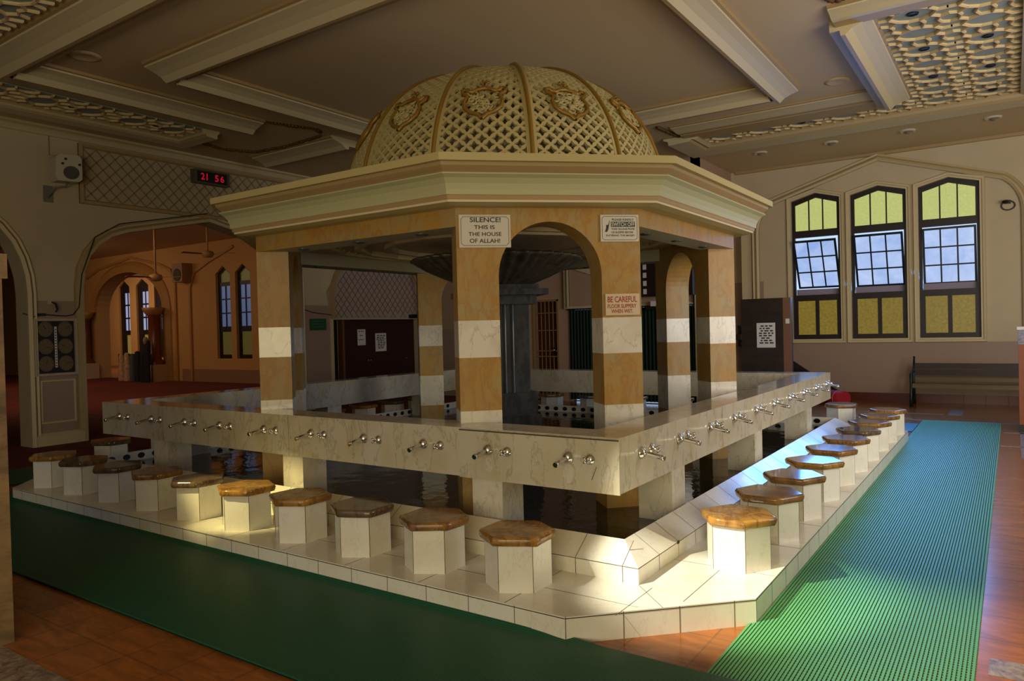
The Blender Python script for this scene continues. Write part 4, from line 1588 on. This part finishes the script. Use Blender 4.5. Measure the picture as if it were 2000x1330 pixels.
for i in range(6):
    b = B()
    b.box((-6.69 + i * .1, YK + .3, .02), (-6.678 + i * .1, YK + .32, 2.16), GR)
    b.build('bar', root)
b = B()
for z in (.12, .95, 1.07, 1.52, 1.9):
    b.box((-6.76, YK + .3, z), (-6.18, YK + .32, z + .02), GR)
b.build('rail', root)
b = B()
b.box((-6.78, YK + .44, 0), (-6.16, YK + .48, 2.2), mat('door_leaf_brown', (84, 40, 20), .5))
b.build('leaf', root)
b = B()
b.box((-6.26, YK + .27, .98), (-6.22, YK + .3, 1.16), CHROME)
b.tube([(-6.24, YK + .26, 1.1), (-6.33, YK + .25, 1.1)], .01, CHROME, 6)
b.build('door_handle', root)
# dark green curtains
CU = mat('dark_green_curtain', (12, 40, 24), .8)
for i, (a0, a1, lb) in enumerate([(-5.85, -4.95, 'left'), (-4.95, -4.0, 'middle'), (-4.0, -3.1, 'right')]):
    b = B()
    n_ = 60
    vs = []
    for z in (.05, 1.95):
        for k in range(n_ + 1):
            x = a0 + (a1 - a0) * k / n_
            vs.append((x, YK + .26 + .035 * math.sin(k * 1.26), z))
    for z in (.05, 1.95):
        for k in range(n_ + 1):
            x = a0 + (a1 - a0) * k / n_
            vs.append((x, YK + .268 + .035 * math.sin(k * 1.26), z))
    m_ = n_ + 1
    fs = [(k, k + 1, m_ + k + 1, m_ + k) for k in range(n_)] + [(2 * m_ + k, 2 * m_ + k + 1, 3 * m_ + k + 1, 3 * m_ + k)[::-1] for k in range(n_)]
    fs += [(m_ + k, m_ + k + 1, 3 * m_ + k + 1, 3 * m_ + k) for k in range(n_)] + [(k, 2 * m_ + k, 2 * m_ + k + 1, k + 1) for k in range(n_)]
    b.add(vs, fs, CU)
    tag(b.build('curtain', None, ((a0 + a1) / 2, YK + .26, 1.95), False), '%s dark green pleated curtain hanging below the stair panel' % lb, 'curtain', 'dark green curtains behind the pavilion')
b = B()
b.tube([(-5.9, YK + .27, 1.965), (-3.05, YK + .27, 1.965)], .014, mat('rod', (60, 50, 40), .5), 8)
tag(b.build('curtain_rod', None, (-4.5, YK + .27, 1.96)), 'thin rod carrying the dark green curtains', 'curtain rod')
# sloping stair panel over the curtains
b = B()
b.prism([(-5.95, 1.98), (-3.1, 1.98), (-3.1, 2.0), (-5.95, 3.05)][::1], .22, .29, MOULD, tk)
b.prism([(-5.8, 2.03), (-3.5, 2.03), (-3.5, 2.06), (-5.8, 2.83)], .2, .22, PK, tk)
b.sweep([(-5.82, 2.0), (-5.82, 2.86), (-3.3, 1.99)], [(0, .2), (0, .17), (.03, .17), (.03, .2)], MOULD, t=tk)
tag(b.build('stair_side_panel', None, (-4.5, YK + .25, 2)), 'sloping moulded stair side panel above the dark green curtains', 'panel')
b = B()
b.box((-3.9, YK + .05, 1.96), (-3.55, YK + .19, 2.06), PAPER)
b.box((-4.0, YK + .05, 1.9), (-3.5, YK + .19, 1.96), DARKW)
b.box((-3.56, YK + .05, 0), (-3.5, YK + .19, 1.9), DARKW)
tag(b.build('white_box', None, (-3.7, YK + .12, 1.9)), 'white box on a narrow dark stand before the dark green curtain', 'box')
b = B()
b.box((-4.4, YK, 2.15), (-3.02, YK + .195, 3.3), DARKW)
for i in range(4):
    b.box((-4.02, YK - .01, 2.2 + i * .16), (-3.95, YK, 2.3 + i * .16), PAPER)
tag(b.build('dark_shelving', None, (-3.7, YK + .2, 2.15)), 'dark wooden shelving with pale papers seen through the right hand arch', 'shelf')

# ------------------------------------------------------------------ prayer hall beyond the left arch
YH = 11.0
HC = 4.6
th = lambda a, z, h: (a, YH + h, z)
inner = [(-28.3, 0), (-23.4, 0), (-23.4, 2.65)] + arc(-25.85, 2.65, 2.45, 0, 180, 20, 1.45)[1:-1] + [(-28.3, 2.65)]
hw2 = [[(-20.28, .82), (-19.48, .82), (-19.48, 3.68), (-19.88, 3.95), (-20.28, 3.68)], [(-19.2, .82), (-18.4, .82), (-18.4, 3.68), (-18.8, 3.95), (-19.2, 3.68)]]
b = B()
b.plate([(-45, 0), (-10.35, 0), (-10.35, ZC), (-45, ZC)], [inner] + hw2, 0, .5, HALLW, th)
b.box((-22.4, YH - .01, 0), (-10.4, YH + .01, .45), mat('hall_dado', (150, 112, 84), .6))
struct(b.build('wall_hall'))
b = B()
b.sweep(inner[1:], [(0, .0), (0, -.12), (-.25, -.16), (-.4, -.05), (-.42, 0)], mat('hall_moulding', (176, 128, 72), .5), t=th)
b.sweep([(-22.6, 0), (-22.6, 3.6), (-22.9, 4.05), (-23.6, 4.3), (-25.6, 4.7), (-28, 4.4), (-29, 4.1)], [(0, 0), (0, -.06), (.1, -.06), (.1, 0)], mat('hall_moulding', (0, 0, 0)), t=th)
b.sweep([(-21.7, 0), (-21.7, 3.3), (-21.4, 3.8), (-20.6, 4.1), (-19.2, 4.5)], [(0, 0), (0, -.06), (.1, -.06), (.1, 0)], mat('hall_moulding', (0, 0, 0)), t=th)
struct(b.build('trim_31'))
for i, pl in enumerate(hw2):
    root = thing('window_%d' % (4 + i), '%s tall narrow hall window with bluish panes, right of the inner arch' % ['left', 'right'][i], 'window', (pl[0][0] + .4, YH, .82))
    root['kind'] = 'structure'
    x0, x1 = pl[0][0], pl[1][0]
    b = B()
    hl_ = [[(x0 + .12, .95), (x1 - .12, .95), (x1 - .12, 1.72), (x0 + .12, 1.72)]]
    for k in range(2):
        for j in range(3):
            xa = x0 + .12 + k * .29
            hl_.append([(xa, 1.9 + j * .47), (xa + .26, 1.9 + j * .47), (xa + .26, 2.33 + j * .47), (xa, 2.33 + j * .47)])
    hl_.append([(x0 + .12, 3.4), (x1 - .12, 3.4), (x1 - .12, 3.66), (x0 + .4, 3.84), (x0 + .12, 3.66)])
    b.plate(pl, hl_, .1, .2, FRAME, th)
    b.build('window_frame', root)
    b = B()
    GB2 = mat('hall_blue_glass', (96, 112, 150), .4, emit=((80, 96, 132), .6))
    GM2 = mat('hall_amber_glass', (70, 62, 30), .4, emit=((78, 70, 32), .6))
    for k, h_ in enumerate(hl_):
        b.prism(h_, .14, .15, GM2 if k in (0, len(hl_) - 1) else GB2, th)
    b.build('pane', root)
# room beyond the inner arch
Y2 = 17.0
t2 = lambda a, z, h: (a, Y2 + h, z)
wins = [(-38.0, -36.9), (-36.25, -35.05), (-34.5, -33.4)]
b = B()
b.plate([(-45, 0), (-28, 0), (-28, ZC + 1), (-45, ZC + 1)], [[(a, .55), (c, .55), (c, 4.35), ((a + c) / 2, 4.7), (a, 4.35)] for a, c in wins], 0, .5, HALLW, t2)
b.box((-45, Y2 - .01, -.2), (-28, Y2, .1), mat('hall_dado', (0, 0, 0)))
struct(b.build('wall_far_room'))
for i, (a, c) in enumerate(wins):
    root = thing('window_%d' % (6 + i), '%s tall window in the room beyond the inner arch' % ['left', 'middle', 'right'][i], 'window', ((a + c) / 2, Y2, .55))
    root['kind'] = 'structure'
    hl_ = [[(a + .5, .7), (c - .08, .7), (c - .08, 1.75), (a + .5, 1.75)]]
    for k in range(2):
        for j in range(3):
            xa = a + .42 + k * .33
            hl_.append([(xa, 2.0 + j * .7), (xa + .28, 2.0 + j * .7), (xa + .28, 2.62 + j * .7), (xa, 2.62 + j * .7)])
    b = B()
    b.plate([(a, .55), (c, .55), (c, 4.35), ((a + c) / 2, 4.7), (a, 4.35)], hl_, .1, .2, FRAME, t2)
    b.build('window_frame', root)
    b = B()
    GB3 = mat('far_blue_glass', (150, 160, 200), .4, emit=((150, 160, 200), .7))
    GM3 = mat('far_amber_glass', (120, 104, 50), .4, emit=((130, 112, 56), .6))
    for k, h_ in enumerate(hl_):
        b.prism(h_, .14, .15, GM3 if k == 0 else GB3, t2)
    b.build('pane', root)
COL = mat('brown_column', (116, 62, 24), .3)
PED = mat('pale_pedestal', (190, 158, 116), .5)
for i, (x, lb) in enumerate([(-28.55, 'left'), (-23.45, 'right')]):
    root = thing('hall_column', 'round brown column on a pale pedestal at the %s of the inner arch' % lb, 'column', (x, YH - .35, 0))
    b = B()
    b.box((x - .4, YH - .8, 0), (x + .4, YH - .05, .62), PED)
    b.build('pedestal', root)
    b = B()
    b.lathe([(.3, .62), (.3, .75), (.22, .8), (.2, 2.35), (.24, 2.4)], COL, 20, lambda px, py, pz: (x + px, YH - .4 + py, pz))
    b.build('shaft', root)
    b = B()
    b.lathe([(.24, 2.4), (.3, 2.45), (.36, 2.55), (.4, 2.66), (0, 2.66)], mat('hall_moulding', (0, 0, 0)), 16, lambda px, py, pz: (x + px, YH - .4 + py, pz))
    b.build('capital', root)
# ceiling fans
for i, (x, y, z, lb) in enumerate([(-16, 6.4, 3.12, 'ceiling fan on a long rod in front of the inner arch'), (-16, 7.9, 3.82, 'ceiling fan on a short rod near the right of the arch')]):
    root = thing('ceiling_fan', 'pale ' + lb, 'fan', (x, y, ZC), 'ceiling fans in the prayer hall')
    FANM = mat('fan_metal', (196, 150, 100), .4)
    b = B()
    b.tube([(x, y, ZC), (x, y, z + .05)], .025, FANM, 8)
    b.build('rod', root)
    b = B()
    b.lathe([(0, -.1), (.12, -.08), (.18, 0), (.14, .07), (.04, .1)], FANM, 16, lambda px, py, pz: (x + px, y + py, z + pz))
    b.build('motor', root)
    for k in range(3):
        a = k * 2 * PI / 3 + .5
        b = B()
        d = Vector((math.cos(a), math.sin(a), 0))
        n_ = Vector((-d.y, d.x, 0))
        vs = [Vector((x, y, z)) + d * r_ + n_ * w_ + Vector((0, 0, w_ * .15 + dz)) for dz in (0, .01) for r_, w_ in ((.15, -.05), (.75, -.07), (.75, .07), (.15, .05))]
        b.add(vs, [(0, 3, 2, 1), (4, 5, 6, 7), (0, 1, 5, 4), (1, 2, 6, 5), (2, 3, 7, 6), (3, 0, 4, 7)], mat('fan_blade', (150, 104, 60), .5))
        b.build('blade', root)
root = thing('wall_speaker', 'loudspeaker on the hall wall between the inner arch and the windows', 'loudspeaker', (-21.9, YH - .2, 3.6))
b = B()
b.box((-22.2, YH - .4, 3.5), (-21.6, YH, 4.15), mat('hall_speaker', (150, 112, 70), .5))
b.build('housing', root)
b = B()
b.prism([(-21.9 + .22 * math.cos(a), 3.75 + .22 * math.sin(a)) for a in [i * 2 * PI / 16 for i in range(16)]], -.42, -.4, mat('hall_speaker_cone', (60, 40, 24), .6), th)
b.build('driver', root)
# hanging garments in front of the inner arch
GW = mat('patterned_robe', (196, 164, 130), .8, noise=(14, (150, 110, 88)))
GD = mat('dark_robe', (16, 16, 22), .8)
GGm = mat('grey_robe', (74, 80, 86), .8)
gs = [(-25.0, .27, 1.02, GW, 'pale patterned robe, leftmost on the rail before the inner arch'), (-24.62, .27, 1.06, GW, 'pale patterned robe, second on the rail before the inner arch'),
      (-24.25, .22, 1.0, GGm, 'grey robe hanging in the middle of the rail'), (-23.9, .27, 1.12, GD, 'black robe hanging fourth on the rail before the inner arch'),
      (-23.55, .27, 1.08, GD, 'black robe hanging fifth on the rail, beside the column'), (-23.25, .33, 1.5, GD, 'tall black coat with a pale collar hanging before the right column')]
for (x, w, h, M_, lb) in gs:
    b = B()
    n_ = 16
    rings = []
    y0 = 10.2
    for z, k_ in ((.03, 1.0), (.5, .9), (h - .15, .8), (h - .04, .7), (h, .3)):
        rings.append([(x + w / 2 * 1.15 * k_ * math.cos(2 * PI * i / n_) * (1 + .08 * math.sin(5 * i)), y0 + .12 * k_ * math.sin(2 * PI * i / n_), z) for i in range(n_)])
    vs = [p for r_ in rings for p in r_]
    b.add(vs, [(i * n_ + k, i * n_ + (k + 1) % n_, (i + 1) * n_ + (k + 1) % n_, (i + 1) * n_ + k) for i in range(4) for k in range(n_)], M_)
    b.add(rings[0], [tuple(range(n_ - 1, -1, -1))], M_)
    b.add(rings[-1], [tuple(range(n_))], M_)
    if h > 1.3:
        b.lathe([(0, h + .12), (.06, h + .1), (.09, h), (.07, h - .12), (0, h - .2)], mat('pale_collar', (140, 130, 112), .7), 10, lambda px, py, pz: (x + px, y0 - .05 + py, pz))
    tag(b.build('hanging_robe', None, (x, y0, 0)), lb, 'robe', 'robes on the rail in the prayer hall')
root = thing('garment_rail', 'low metal rail holding the robes before the inner arch', 'clothes rail', (-24.2, 10.2, 0))
b = B()
b.tube([(-25.2, 10.2, 0), (-25.2, 10.2, 1.0), (-23.0, 10.2, 1.0), (-23.0, 10.2, 0)], .02, BLACK, 6)
b.build('frame', root)
# hall side walls and its lamps
b = B()
b.box((-45.3, YF, 0), (-45, 24, ZC), HALLW)
struct(b.build('wall_hall_end'))
b = B()
b.box((-45, Y2 + .5, 0), (-10.35, Y2 + .7, ZC + 1), HALLW)
struct(b.build('wall_far_room_back'))
area('hall_light', (-18, 4, 4.6), (-19, 8, 1), 5, 4, 120, (1.0, .66, .36), 180)
area('hall_light_far', (-25, 7, 4.6), (-25, 10, 1), 4, 3, 80, (1.0, .68, .4), 180)
area('far_room_light', (-35, 13.5, 4.6), (-35, 16, 1), 4, 3, 180, (1.0, .76, .52), 180)
